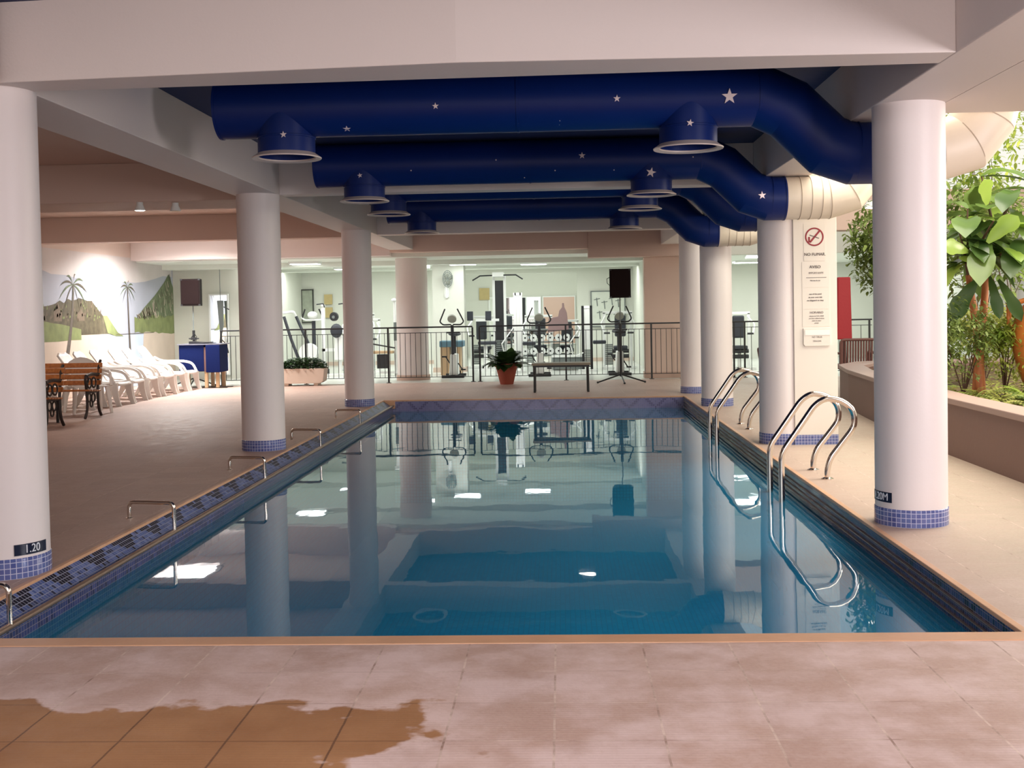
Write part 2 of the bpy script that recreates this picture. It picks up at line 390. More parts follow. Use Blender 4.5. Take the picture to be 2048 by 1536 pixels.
LEAFG = leaf_mat('grey_leaf', (.42, .45, .42), (.60, .62, .58), .3, .5, 4)
BARK = wood_mat('orange_bark', (.36, .10, .03), (.55, .20, .07), .6, (1, 1, .15))
TWIG = mat('brown_twig', (.10, .05, .03), .7)
LAMP = mat('lamp_lens', (1, 1, 1), .3, emit=(1, .93, .80), es=14)
TUBE = mat('fluorescent_diffuser', (1, 1, 1), .3, emit=(.93, 1, .96), es=7)
SKYL = mat('skylight_diffuser', (1, 1, 1), .3, emit=(1, .98, .96), es=7)
FRAMEM = mat('dark_frame', (.03, .03, .025), .5)
POSTER = mat('green_poster', (.32, .35, .28), .6, var=.4, vscale=8)
OCHRE = mat('ochre_board', (.46, .36, .16), .6, var=.1, vscale=8)
GREYF = mat('fan_grey', (.22, .23, .19), .5, metal=.3)
TANTOP = mat('tan_laminate', (.30, .26, .19), .4)
MAUVE = mat('mauve_cloth', (.28, .18, .18), .8, bump=.4, bscale=10, var=.1)
BENCHB = mat('blue_grey_vinyl', (.10, .20, .26), .5)

def uv_box(o, kind):
    """UVs in metres: kind 'cyl' uses angle*radius / z; 'xz','yz','xy' use plain axes"""
    me = o.data; uv = me.uv_layers.new(name='UVMap')
    for poly in me.polygons:
        for li in poly.loop_indices:
            co = me.vertices[me.loops[li].vertex_index].co
            if kind == 'cyl':
                a = math.atan2(co.y, co.x)
                if poly.center.x < 0 and abs(poly.center.y) < .03 and a < 0: pass
                uv.data[li].uv = (a*.225, co.z)
            elif kind == 'xz': uv.data[li].uv = (co.x, co.z)
            elif kind == 'yz': uv.data[li].uv = (co.y, co.z)
            else: uv.data[li].uv = (co.x, co.y)
def text(body, size, mat_, parent, loc, rot, name='lettering', depth=.0015, align='CENTER', bend=None, sx=1):
    cu = bpy.data.curves.new(name, 'FONT'); cu.body = body; cu.size = size; cu.extrude = depth; cu.align_x = align; cu.align_y = 'CENTER'
    tmp = bpy.data.objects.new('tmp', cu); C.objects.link(tmp)
    me = bpy.data.meshes.new_from_object(tmp.evaluated_get(bpy.context.evaluated_depsgraph_get()))
    bpy.data.objects.remove(tmp); bpy.data.curves.remove(cu)
    for v in me.vertices: v.co.x *= sx
    m = Matrix.Translation(Vector(loc)) @ rot.to_4x4()
    if bend:
        r, a0 = bend    # wrap round a vertical cylinder of radius r about the parent axis; a0 = angle of text centre
        for v in me.vertices:
            a = a0 + v.co.x/r; R_ = r + v.co.z
            v.co = Vector((R_*math.cos(a), R_*math.sin(a), loc[2]+v.co.y))
    else:
        for v in me.vertices: v.co = (m @ v.co) - ORG.get(parent.name, Vector((0,0,0)))
    me.materials.clear(); me.materials.append(mat_)
    o = bpy.data.objects.new(name, me); C.objects.link(o); o.parent = parent
    return o
RX90 = Matrix.Rotation(PI/2, 3, 'X')

# ================================================================== SETTING
PX0, PX1, PY0, PY1 = -2.84, 1.93, 4.91, 18.25
WZ = -.18
bm = B()
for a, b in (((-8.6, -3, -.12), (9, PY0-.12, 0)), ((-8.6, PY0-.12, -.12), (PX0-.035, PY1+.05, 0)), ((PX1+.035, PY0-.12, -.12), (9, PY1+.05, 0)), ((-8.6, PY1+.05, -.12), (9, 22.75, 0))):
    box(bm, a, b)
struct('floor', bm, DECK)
bm = B(); box(bm, (-8.6, 22.75, -.12), (9, 37, .0)); struct('floor_gym', bm, GYMF)
bm = B(); box(bm, (PX0, PY0-.12, -.12), (PX1, PY0, .004)); struct('trim_1', bm, COPE, bevel=.004)
bm = B()
box(bm, (PX0-.035, PY0, -.018), (PX0, PY1, .004)); box(bm, (PX1-.003, PY0, -.018), (PX1+.035, PY1, .004)); box(bm, (PX0-.035, PY1-.003, -.018), (PX1+.035, PY1+.05, .004))
struct('trim_2', bm, COPE, bevel=.003)
# pool basin
def basin(name, a, b, m, kind):
    bm = B(); box(bm, a, b); o = struct(name, bm, m); uv_box(o, kind); return o
basin('floor_pool', (PX0-.1, PY0-.1, -1.75), (PX1+.1, PY1+.1, -1.65), POOLT, 'xy')
basin('wall_pool_left', (PX0-.1, PY0, -1.65), (-2.70, PY1, -.36), POOLT, 'yz')
basin('trim_9', (PX0-.1, PY0, -.36), (-2.698, PY1, -.115), BANDR, 'yz')
basin('wall_pool_right', (PX1, PY0, -1.65), (PX1+.1, PY1, -.36), POOLT, 'yz')
basin('wall_pool_far', (-2.70, PY1, -1.65), (PX1, PY1+.1, -.36), POOLT, 'xz')
basin('wall_pool_near', (-2.70, PY0-.1, -1.65), (PX1, PY0, -.125), POOLT, 'xz')
basin('trim_3', (PX1, PY0, -.36), (PX1+.034, PY1, -.018), BANDR, 'yz')
basin('trim_4', (-2.70, PY1, -.36), (PX1, PY1+.049, -.018), BANDF, 'xz')
bm = B(); prism(bm, [(-2.84, -.012), (-2.70, -.112), (-2.70, -.13), (-2.86, -.13), (-2.86, -.012)], 'y', PY0, PY1)
o = struct('trim_5', bm, BANDL); uv = o.data.uv_layers.new(name='UVMap')
for poly in o.data.polygons:
    for li in poly.loop_indices:
        co = o.data.vertices[o.data.loops[li].vertex_index].co; uv.data[li].uv = (co.y, (co.x+2.84)*1.23)
bm = B(); box(bm, (-2.84, PY1-.02, -.13), (-2.66, PY1, -.005)); struct('trim_6', bm, COPE)
bm = B(); rod(bm, (-2.69, PY0+.02, -.085), (-2.69, PY1-.03, -.085), .018, 10); rod(bm, (-2.735, PY0+.02, -.10), (-2.735, PY1-.03, -.10), .012, 8)
struct('trim_7', bm, BROWNS, smooth=True)
bm = B(); 
for k in range(3): box(bm, (PX1-.012, PY0+.02, -.075-.04*k), (PX1+.01, PY1-.02, -.068-.04*k))
struct('trim_8', bm, BROWNS)
# water
bm = B(); v = [bm.verts.new(p) for p in ((-2.70, PY0, WZ), (PX1, PY0, WZ), (PX1, PY1, WZ), (-2.70, PY1, WZ))]; bm.faces.new(v)
o = obj('pool_water', bm, WATER); tag(o, 'still blue water filling the rectangular indoor pool', 'water'); o['kind'] = 'stuff'

# ceilings and beams
CZ = 3.07; BZ = 2.65
bm = B(); box(bm, (-8.6, -3, CZ), (2.0, 6.15, CZ+.15)); box(bm, (-3.37, 6.15, CZ), (2.43, 22.8, CZ+.15)); struct('ceiling', bm, NAVY)
bm = B(); box(bm, (-8.6, 6.15, CZ), (-3.37, 20.75, CZ+.15)); box(bm, (-8.6, 21.85, CZ), (-3.37, 22.8, CZ+.15))
box(bm, (-8.6, 20.75, CZ), (-7.66, 21.85, CZ+.15)); box(bm, (-6.6, 20.75, CZ), (-3.37, 21.85, CZ+.15)); struct('ceiling_left', bm, LEFTC)
bm = B(); box(bm, (2.43, -3, BZ), (9, 7.75, BZ+.5)); struct('ceiling_right', bm, WHITE)
def beam(n, a, b, m=WHITE): bm = B(); box(bm, a, b); return struct('trim_%d' % n, bm, m, bevel=.006)
bm = B(); prism(bm, [(-8.6, 6.1), (-3.1, 6.0), (-.5, 5.80), (2.0, 5.88), (2.0, 6.14), (-8.6, 6.36)], 'z', BZ, CZ+.01); struct('trim_10', bm, WHITE, bevel=.006)
beam(11, (-3.37, -3, BZ), (-2.9, 5.88, CZ+.01)); beam(12, (-3.37, 6.15, BZ), (-2.9, 22.8, CZ+.01))
beam(13, (2.0, -3, BZ), (2.43, 23, CZ+.01))
beam(14, (-2.9, 11.9, BZ), (2.0, 12.15, CZ)); beam(15, (-2.9, 18.3, BZ), (2.0, 18.6, CZ))
beam(16, (-8.6, 12.3, BZ), (-3.37, 13.3, CZ), LEFTC); beam(17, (-8.6, 18.7, BZ), (-3.37, 19.0, CZ), LEFTC)
beam(18, (-8.6, 22.8, 2.54), (-3.37, 23.1, CZ+.1), WHITE); beam(19, (-3.37, 22.8, 2.60), (.57, 23.1, CZ+.1), WARMW)
beam(20, (.57, 22.75, 2.42), (2.43, 23.2, CZ+.1), LEFTC)
beam(21, (2.43, 19.6, BZ), (9, 20.0, 3.3), LEFTC)
beam(22, (2.43, 22.8, 2.42), (9, 23.1, 3.3), GYMC)
# gym shell
bm = B(); box(bm, (-8.7, 23.1, 2.52), (9, 31, 2.7)); box(bm, (-3.5, 31, 2.62), (1.5, 36.3, 2.8)); struct('ceiling_gym', bm, GYMC)
bm = B(); box(bm, (-8.7, 24.6, 2.42), (1.95, 25.0, 2.53)); box(bm, (-8.7, 28.3, 2.45), (1.95, 28.6, 2.53)); struct('trim_23', bm, GYMC)
bm = B(); box(bm, (-8.7, 25.3, 0), (-7.0, 25.5, 2.52)); struct('wall_gym_front', bm, GYMW)
bm = B(); box(bm, (-7.1, 25.5, 0), (-7.0, 31, 2.52)); struct('wall_gym_left', bm, GYMW)
bm = B(); box(bm, (-7.1, 31, 0), (-2.62, 31.2, 2.7)); box(bm, (.47, 31, 0), (9, 31.2, 2.7)); box(bm, (-2.62, 31, 2.40), (.47, 31.2, 2.7)); struct('wall_gym_back', bm, GYMW)
bm = B(); box(bm, (-3.5, 36, 0), (1.5, 36.2, 2.8)); box(bm, (-3.5, 31.2, 0), (-3.4, 36, 2.8)); box(bm, (1.4, 31.2, 0), (1.5, 36, 2.8)); struct('wall_back_room', bm, GYMW)
bm = B(); box(bm, (1.95, 23.45, 0), (2.15, 31, 2.52)); struct('wall_gym_right', bm, GYMW)
bm = B(); box(bm, (1.69, 23.1, 0), (2.43, 23.45, 2.6)); struct('wall_pier', bm, WARMW)
bm = B(); box(bm, (1.67, 23.08, 0), (2.45, 23.47, .12)); struct('baseboard_pier', bm, SKIRT)
bm = B(); box(bm, (-2.95, 26.6, 0), (-2.22, 27.1, 2.52)); struct('wall_clock_pier', bm, GYMW)
bm = B(); box(bm, (-2.97, 26.58, 0), (-2.20, 27.12, .11)); struct('baseboard_clock_pier', bm, PINKP)
bm = B(); box(bm, (.47, 30.97, 0), (1.95, 31, .1)); box(bm, (-7.0, 30.97, 0), (-2.62, 31, .1)); struct('baseboard_back', bm, PINKP)
# left wall with mural, rear wall, right garden wall
bm = B(); box(bm, (-8.8, -3, 0), (-8.6, 25.5, CZ)); struct('wall_left', bm, mat('left_wall_paint', (.62, .50, .44), .6, var=.03))
bm = B(); box(bm, (8.6, 7.75, 0), (8.8, 22, 3.1)); struct('wall_right', bm, mat('garden_wall_paint', (.72, .74, .74), .6, var=.03))
bm = B(); box(bm, (8.6, -3, 0), (8.8, 7.75, 3.1)); struct('wall_right_front', bm, WHITE)
bm = B(); box(bm, (8.4, 22, 0), (9, 31, 2.7)); struct('wall_gym_far_right', bm, GYMW)
# skylight panel over the loungers
bm = B(); box(bm, (-7.66, 20.75, CZ+.02), (-6.6, 21.85, CZ+.05)); o = struct('window_1', bm, SKYL)
bm = B()
for a, b in (((-7.70, 20.71, CZ-.02), (-7.62, 21.89, CZ+.01)), ((-6.64, 20.71, CZ-.02), (-6.56, 21.89, CZ+.01)), ((-7.62, 20.71, CZ-.02), (-6.64, 20.78, CZ+.01)), ((-7.62, 21.82, CZ-.02), (-6.64, 21.89, CZ+.01))): box(bm, a, b)
struct('trim_24', bm, WHITE)

# mural painted on the left wall: (y, z) outlines with one flat coat over the other
bm = B(); faces = []
def coat(poly, k, mi):
    n = len(bm.faces); x = -8.6 + .002 + .0012*k
    A = [bm.verts.new((x, y, z)) for y, z in poly]; f = bm.faces.new(A); f.material_index = mi
def rough_edge(y0, y1, zf, n, amp):
    return [(y0+(y1-y0)*i/n, zf(i/n)+random.uniform(-amp, amp)) for i in range(n+1)]
coat([(15.5, .02), (25.28, .02), (25.28, 2.6), (15.5, 2.6)], 0, 0)
coat([(17.5, 2.6)] + rough_edge(17.5, 25.2, lambda t: 2.35-.25*math.sin(t*3), 14, .04) + [(25.2, 2.6)], 1, 1)
coat([(15.5, .02), (25.28, .02), (25.28, 1.05), (15.5, 1.08)], 1, 2)
coat([(15.5, .02), (19.9, .02), (21.9, .55), (21.9, .96), (21.5, 1.12), (15.5, 1.12)], 2, 3)
coat([(23.2, .02), (25.28, .02), (25.28, 1.1), (23.4, 1.1)], 2, 3)
coat([(15.5, 1.12), (21.6, 1.10), (21.3, 1.45), (20.8, 1.72)] + rough_edge(20.6, 18.3, lambda t: 1.74-.18*t*t, 14, .035) + [(15.5, 1.3)], 3, 4)
coat([(15.5, .98)] + rough_edge(15.5, 20.3, lambda t: 1.02, 10, .02) + rough_edge(20.3, 15.5, lambda t: 1.30-.08*math.cos(t*9), 12, .03), 4, 5)
for yy, h in ((19.35, .34), (18.7, .20), (20.3, .22)):
    coat([(yy-.16, 1.36), (yy+.16, 1.36), (yy+.16, 1.36+h*.5), (yy, 1.36+h), (yy-.16, 1.36+h*.5)], 5, 8)
coat([(21.5, 1.12), (21.9, 1.05), (22.3, 1.04), (22.0, 1.12), (21.5, 1.45), (21.3, 1.45)], 5, 5)
# right-hand slope of bushes
coat([(23.0, 1.38), (23.5, 1.62), (24.1, 1.86), (24.7, 2.15), (25.0, 2.34), (25.28, 2.05), (25.28, 1.30), (23.2, 1.32)], 3, 6)
coat([(22.9, 1.18)] + rough_edge(22.9, 25.28, lambda t: 1.12-.10*t, 12, .03) + rough_edge(25.28, 22.9, lambda t: 1.42, 12, .04), 4, 5)
for i in range(170):
    t = random.random(); yy = 23.1+2.1*t; top = 1.40+.92*t**1.3; z0 = random.uniform(1.36, max(1.42, top-.08)); L = random.uniform(.10, .24); q = random.uniform(-.13, .02); wd = random.uniform(.018, .04)
    coat([(yy, z0), (yy+wd, z0), (yy+q+wd*.4, min(z0+L, top+.06)), (yy+q, min(z0+L, top+.06))], 4+i % 3, (4, 3, 6, 4)[i % 4])
for i in range(90):
    yy = random.uniform(18.2, 21.2); z0 = random.uniform(1.34, 1.70-.1*abs(yy-20.2)); wd = random.uniform(.03, .08)
    coat([(yy, z0), (yy+wd, z0+.02), (yy+wd*.7, z0+random.uniform(.04, .11)), (yy+.01, z0+.05)], 5, (8, 5, 4)[i % 3])
def palm(y, z, h, lean, k, s=1):
    pts = [(y-.02*s+lean*math.sin(t*1.4)*h*.3, z+h*t) for t in [i/10 for i in range(11)]]
    wd = [.17*s*(1-.7*i/10) for i in range(11)]
    coat([(p[0]-q/2, p[1]) for p, q in zip(pts, wd)] + [(p[0]+q/2, p[1]) for p, q in zip(pts[::-1], wd[::-1])], k, 7)
    ty, tz = pts[-1]
    for a in range(10):
        an = math.radians(a*36+9); L = .40*s; pl = []
        for i in range(7):
            t = i/6; pl.append((ty+math.cos(an)*L*t*1.5, tz+math.sin(an)*L*t*.95-.20*s*t*t))
        up = [(p[0], p[1]+.035*s*math.sin(PI*i/6)+.004) for i, p in enumerate(pl)]
        coat(pl + up[::-1], k+1, 6 if a % 2 else 4)
palm(19.55, .35, 1.65, 1.0, 6); palm(22.65, .45, 1.55, -.15, 6, .7)
coat([(21.9, 1.075), (24, 1.075), (24, 1.085), (21.9, 1.085)], 6, 7)
o = obj('mural', bm, [SKYP, CLOUD, SEA, SAND, HILL, GRASS, GRN2, TRUNK, HUT]); tag(o, 'painted beach mural with palm trees and green hills on left wall', 'mural')
random.seed(11)

# ================================================================== COLUMNS
def column(x, y, top, label, r=.222, marker=None, band=True, foot=COLT):
    t = thing('column', label, 'column', (x, y, 0))
    bm = B(); lathe(bm, [(r, .0), (r, top)], seg=64); obj('shaft', bm, COLP, t, smooth=True, world=False)
    if band:
        bm = B(); lathe(bm, [(r+.004, .0), (r+.005, .004), (r+.005, .106), (r+.001, .11)], seg=64)
        o = obj('tile_band', bm, foot, t, smooth=True, world=False); uv_box(o, 'cyl')
    if marker:
        a0, wd, z0, z1, s = marker; a0 = math.radians(a0); n = 12; bm = B(); R_ = r+.004
        A = [[bm.verts.new((q*math.cos(a0+(i/n-.5)*wd/r), q*math.sin(a0+(i/n-.5)*wd/r), z)) for i in range(n+1)] for q, z in ((r+.0005, z0), (R_, z0), (R_, z1), (r+.0005, z1))]
        for P_, Q in zip(A, A[1:]):
            for i in range(n): bm.faces.new((P_[i], P_[i+1], Q[i+1], Q[i]))
        o = obj('depth_marker', bm, NAVYT, t, smooth=True, world=False); o['label'] = 'dark tile with white depth number'
        text(s, (z1-z0)*1.05, TXTW, o, (0, 0, (z0+z1)/2), RX90, bend=(R_+.0005, a0), sx=.9)
    return t
column(-3.09, 6.23, BZ, 'nearest round white column on the left edge of the pool, blue tile foot', marker=(-30, .20, .125, .185, '1.20'))
column(-3.12, 11.88, BZ, 'second round white column along the left pool edge, near the wooden bench')
column(-3.06, 17.3, BZ, 'third round white column at the far left corner of the pool')
column(2.225, 7.43, BZ, 'nearest round white column on the right, before the planted bed', marker=(-163, .20, .148, .212, '1.20M'))
c2 = column(2.245, 11.845, BZ, 'round white column joined to the boxed panel that carries the signs')
column(2.21, 16.42, BZ, 'round white column behind the far pool ladder')
column(2.18, 18.95, BZ, 'farthest round white column at the far right corner of the pool')
t = thing('column', 'stout round pale column standing behind the railing, left of the hanging lamp', 'column', (-3.08, 23.85, 0))
bm = B(); lathe(bm, [(.33, 0), (.33, 2.6)], seg=64); obj('shaft', bm, WHITE, t, smooth=True, world=False)
bm = B(); lathe(bm, [(.35, 0), (.35, .10), (.34, .11)], seg=64); obj('skirting', bm, SKIRT, t, smooth=True, world=False)
# boxed service panel beside column 2 with the signs
t = thing('service_box', 'tall cream boxed panel beside the second right column, carrying the notices', 'panel', (2.55, 11.62, 0))
bm = B(); box(bm, (2.335, 11.62, .0), (2.765, 12.06, 2.30)); obj('casing', bm, mat('cream_panel_paint', (.80, .74, .66), .45, var=.02), t, bevel=.004)
bm = B(); box(bm, (2.333, 11.615, .0), (2.767, 12.065, .10)); o = obj('tile_band', bm, COLT, t); uv_box(o, 'xz')
def sheet(name, x0, x1, z0, z1, label, cat, y=11.62, m=PAPER, th=.003):
    t = thing(name, label, cat, ((x0+x1)/2, y, z0)); bm = B(); box(bm, (x0, y-th, z0), (x1, y, z1)); obj('sheet', bm, m, t); return t
yy = 11.6165
t = sheet('no_smoking_sign', 2.44, 2.655, 1.84, 2.21, 'white sign with red barred circle at the top of the panel', 'sign')
bm = B(); ring = [(2.545+.085*math.cos(2*PI*i/40), yy-.001, 2.08+.085*math.sin(2*PI*i/40)) for i in range(40)]; tube(bm, ring, .0075, 6, closed=True); 
for v in bm.verts: v.co.y = yy-.001+(v.co.y-yy+.001)*.15
obj('ring', bm, REDS, t, smooth=True)
bm = B(); cbox(bm, (2.55, yy-.001, 2.083), (.15, .002, .018), Matrix.Rotation(-math.radians(50), 3, 'Y')); cbox(bm, (2.493, yy-.001, 2.052), (.018, .002, .055)); obj('slash', bm, REDS, t)
bm = B(); cbox(bm, (2.545, yy-.0015, 2.082), (.10, .002, .006), Matrix.Rotation(math.radians(20), 3, 'Y')); obj('cigarette', bm, INK, t)
text('NO FUMAR.', .040, INK, t, (2.55, yy-.001, 1.905), RX90)
t = sheet('notice', 2.42, 2.69, 1.575, 1.83, 'white notice headed AVISO below the barred circle', 'sign')
text('AVISO', .040, INK, t, (2.55, yy-.001, 1.80-.02), RX90); text('IMPORTANTE', .024, INKG, t, (2.56, yy-.001, 1.72), RX90)
bm = B(); box(bm, (2.46, yy-.001, 1.672), (2.66, yy, 1.676)); obj('rule', bm, INK, t); text('Normas de uso', .016, INK, t, (2.55, yy-.001, 1.645), RX90)
t = sheet('notice', 2.42, 2.69, 1.36, 1.57, 'white notice with three short dark lines, second below the circle', 'sign')
for i, s in enumerate(('use of the pool', 'at your own risk', 'no lifeguard on duty')): text(s, .020, INK, t, (2.55, yy-.001, 1.51-.032*i), RX90)
t = sheet('notice', 2.42, 2.69, 1.185, 1.355, 'white notice with grey heading and fine print, above the plastic holder', 'sign')
text('HORARIO', .030, INKG, t, (2.56, yy-.001, 1.325), RX90)
for i, s in enumerate(('abierto de 9.00 a 20.00', 'por favor utilice la ducha', 'antes de entrar', 'gracias')): text(s, .015, INKG, t, (2.56, yy-.001, 1.29-.023*i), RX90)
t = thing('leaflet_holder', 'clear white leaflet holder with rounded corners, lowest on the panel', 'holder', (2.55, 11.62, .985))
bm = B(); prism(bm, [(2.425, 1.01), (2.44, .99), (2.68, .99), (2.695, 1.01), (2.695, 1.17), (2.425, 1.17)], 'y', 11.605, 11.62); obj('pocket', bm, PAPER, t, bevel=.003)
bm = B(); box(bm, (2.44, 11.601, 1.10), (2.685, 11.606, 1.15)); obj('flap', bm, mat('holder_flap', (.86, .82, .76), .3), t)
text('NO TIRAR', .022, INKG, t, (2.56, 11.6045, 1.08), RX90); text('GRACIAS', .020, INKG, t, (2.56, 11.6045, 1.04), RX90)

# ================================================================== DUCTS
SEAM = mat('duct_seam', (.42, .34, .26), .6)
def star_bm(bm, c, s, nrm, rot=0):
    """five-pointed raised star lying in the plane with normal nrm"""
    nrm = Vector(nrm).normalized(); ux = nrm.cross(Vector((0,0,1))).normalized()*-1; uz = ux.cross(nrm)*-1
    if uz.z < 0: uz = -uz
    P_ = []
    for i in range(10):
        r = s if i % 2 == 0 else s*.40; a = PI/2+i*PI/5+rot
        P_.append(Vector(c)+ux*r*math.cos(a)+uz*r*math.sin(a))
    A = [bm.verts.new(p+nrm*.003) for p in P_]; Z = [bm.verts.new(p-nrm*.004) for p in P_]
    bm.faces.new(A); bm.faces.new(Z[::-1])
    for i in range(10): bm.faces.new((A[i], Z[i], Z[(i+1) % 10], A[(i+1) % 10]))
def duct(y0, label, stars, dots, collar_stars, r=.21, zc=2.855):
    t = thing('air_duct', label, 'duct', (0, y0, zc), group='blue air ducts across the pool')
    xl = -2.375
    # blue run with gored elbow
    path = [(xl, y0, zc), (1.39, y0, zc), (1.60, y0, 2.755), (1.86, y0, 2.50), (2.03, y0, 2.44), (2.185, y0, 2.44)]
    bm = B(); tube(bm, path, r, 48); obj('duct_run', bm, BLUE, t, smooth=14)
    for a, b in [((xs-.008, y0, zc), (xs+.008, y0, zc)) for xs in (xl+.01, -.27, 1.38)] + [((2.05, y0, 2.444), (2.06, y0, 2.4435)), ((2.175, y0, 2.44), (2.19, y0, 2.44))]:
        bm = B(); tube(bm, [a, b], r+.004, 48); obj('seam', bm, BLUE, t, smooth=True)
    # cream run that leaves the hall and turns up
    pc = [(2.19, y0, 2.44), (2.60, y0, 2.44), (2.80, y0, 2.50), (2.93, y0, 2.66), (2.99, y0, 2.88), (3.0, y0, 3.1), (3.0, y0, 4.6)]
    bm = B(); tube(bm, pc, r-.004, 48); obj('duct_elbow', bm, CREAM, t, smooth=14)
    sm_ = [(Vector(pc[i])-(Vector(pc[i+1])-Vector(pc[i-1])).normalized()*.003, Vector(pc[i])+(Vector(pc[i+1])-Vector(pc[i-1])).normalized()*.003) for i in range(1, 6)]
    for a, b in sm_ + [((xs, y0, 2.44), (xs+.004, y0, 2.44)) for xs in (2.32, 2.42, 2.52)]:
        bm = B(); tube(bm, [a, b], r, 48); obj('elbow_seam', bm, SEAM, t, smooth=True)
    # two downward diffusers
    for xv in (-1.905, .908):
        bm = B(); lathe(bm, [(.20, .30), (.20, -.02), (.196, -.02), (.196, .10)], (xv, y0, 2.535), 48, False)
        # saddle where the collar meets the run
        lathe(bm, [(.20, .10), (.205, .102), (.205, .112), (.20, .115)], (xv, y0, 2.535), 48, False)
        v = obj('diffuser', bm, BLUE, t, smooth=True)
        bm = B(); lathe(bm, [(.20, .03), (.243, .0), (.240, -.008), (.20, .0), (.196, .02)], (xv, y0, 2.505), 48, False); obj('diffuser_lip', bm, LIP, v, smooth=True)
        bm = B(); lathe(bm, [(.194, 0), (.18, .012), (.14, .02), (.10, .01), (.0005, .03)], (xv, y0, 2.56), 40, False); obj('diffuser_core', bm, VENTIN, v, smooth=True)
    for (x, y, z, s) in stars:
        bm = B(); star_bm(bm, (x, y, z), s, (0, y-y0, z-zc) if abs(z-zc) < .2 and x < 1.5 else (.1, -1, -.1), random.uniform(-.3, .3)); obj('star', bm, STAR, t)
    for (x, y, z) in dots:
        bm = B(); ball(bm, (x, y, z), .007, seg=8); obj('star_dot', bm, STAR, t)
    for (x, y, z, s) in collar_stars:
        bm = B(); star_bm(bm, (x, y, z), s, (0, -1, 0), random.uniform(-.3, .3)); obj('star', bm, STAR, t)
    return t
duct(8.07, 'nearest large blue air duct with silver stars, above the pool', [(-1.454, 7.957, 2.682, .03), (-.826, 7.867, 2.805, .024), (.025, 7.952, 2.686, .026), (.409, 7.863, 2.823, .026), (1.166, 7.862, 2.817, .055)],
     [(-.267, 7.946, 2.689), (1.455, 7.913, 2.72)], [(-1.878, 7.866, 2.638, .024), (.90, 7.866, 2.647, .026)])
duct(11.3, 'second blue air duct, just in front of the cross beam over the pool', [(.235, 11.09, 2.873, .034), (1.942, 11.088, 2.454, .04)],
     [(-1.416, 11.108, 2.771), (-.591, 11.088, 2.85), (-.323, 11.179, 2.687), (-.026, 11.125, 2.741), (.54, 11.131, 2.733), (1.292, 11.09, 2.834)], [(-1.912, 11.096, 2.734, .026), (.891, 11.096, 2.697, .05)])
duct(12.9, 'third blue air duct, just behind the cross beam over the pool', [], [], [])
duct(16.0, 'farthest blue air duct, over the far end of the pool', [], [], [])

# ================================================================== POOL FURNITURE
def ladder(y1, y2, label):
    t = thing('pool_ladder', label, 'ladder', (1.93, (y1+y2)/2, 0), group='steel pool ladders')
    for y in (y1, y2):
        pts = fillet([(1.76, y, -1.1), (1.76, y, .21), (2.03, y, .60), (2.12, y, .655), (2.25, y, .63), (2.34, y, .55), (2.345, y, .42), (2.15, y, .17), (2.125, y, .08), (2.125, y, .0)], .06, 5)
        bm = B(); tube(bm, pts, .0245, 14); rail = obj('handrail', bm, STEEL, t, smooth=True)
        bm = B(); lathe(bm, [(.05, 0), (.05, .006), (.03, .014), (.022, .018)], (2.125, y, 0), 24); obj('flange', bm, STEEL, rail, smooth=True)
    for z in (-.35, -.62, -.89):
        bm = B(); box(bm, (1.72, y1, z-.015), (1.80, y2, z+.015)); obj('step', bm, STEEL, t, bevel=.004)
    return t
ladder(9.31, 9.83, 'nearer polished steel pool ladder, in front of the signboard panel')
ladder(13.15, 13.75, 'farther polished steel pool ladder, partly behind the signboard column')
g0 = None
for i, (y, lab) in enumerate(((5.50, 'nearest steel grab hoop on the left pool edge, cut by the picture edge'), (7.88, 'second steel grab hoop along the left pool edge'), (10.32, 'third steel grab hoop, just before the second left column'), (12.74, 'fourth steel grab hoop, just beyond the second left column'), (15.28, 'farthest steel grab hoop, before the third left column'))):
    if g0 is None:
        g0 = tag(thing('grab_hoop', lab, 'handrail', (-2.84, y, 0), group='steel grab hoops along the left pool edge'), lab, 'handrail')
        bm = B(); tube(bm, fillet([(-.19, -.01, 0), (-.19, -.01, .115), (.15, -.08, .115), (.15, -.08, -.085)], .04, 6), .0135, 12); obj('hoop', bm, STEEL, g0, smooth=True, world=False)
        bm = B(); lathe(bm, [(.026, 0), (.026, .004), (.016, .008)], (-.19, -.01, 0), 16); obj('flange', bm, STEEL, g0, smooth=True, world=False)
    else: dup(g0, (-2.84, y, 0), 0, lab)
bm = B(); box(bm, (-2.90, PY1+.0, -.06), (-2.62, PY1+.01, -.02))
bm.free()

# ================================================================== RAILING
def railing(x0, x1, posts, label, y=22.82, step=.103):
    t = thing('railing', label, 'railing', ((x0+x1)/2, y, 0), group='black railings before the gym')
    bm = B(); box(bm, (x0, y-.022, 1.085), (x1, y+.022, 1.115)); obj('top_rail', bm, BLACK, t, bevel=.004)
    bm = B(); box(bm, (x0, y-.006, .985), (x1, y+.006, .997)); obj('upper_rail', bm, BLACK, t)
    bm = B(); box(bm, (x0, y-.006, .10), (x1, y+.006, .112)); obj('lower_rail', bm, BLACK, t)
    for p in posts:
        bm = B(); box(bm, (p-.017, y-.017, .0), (p+.017, y+.017, 1.085)); q = obj('post', bm, BLACK, t)
        bm = B(); box(bm, (p-.045, y-.03, 0), (p+.045, y+.03, .010)); obj('foot_plate', bm, BLACK, q)
    n = int((x1-x0)/step)
    for i in range(1, n):
        xx = x0+(x1-x0)*i/n
        if min(abs(xx-p) for p in posts) < .03: continue
        bm = B(); box(bm, (xx-.005, y-.005, .11), (xx+.005, y+.005, .986)); obj('baluster', bm, BLACK, t)
railing(-6.83, -1.75, (-6.81, -5.1, -3.44, -1.75), 'long black railing left of the potted plant, before the gym')
railing(-1.61, 2.40, (-1.61, .10, 1.79, 2.39), 'black railing behind the potted plant and low bench')
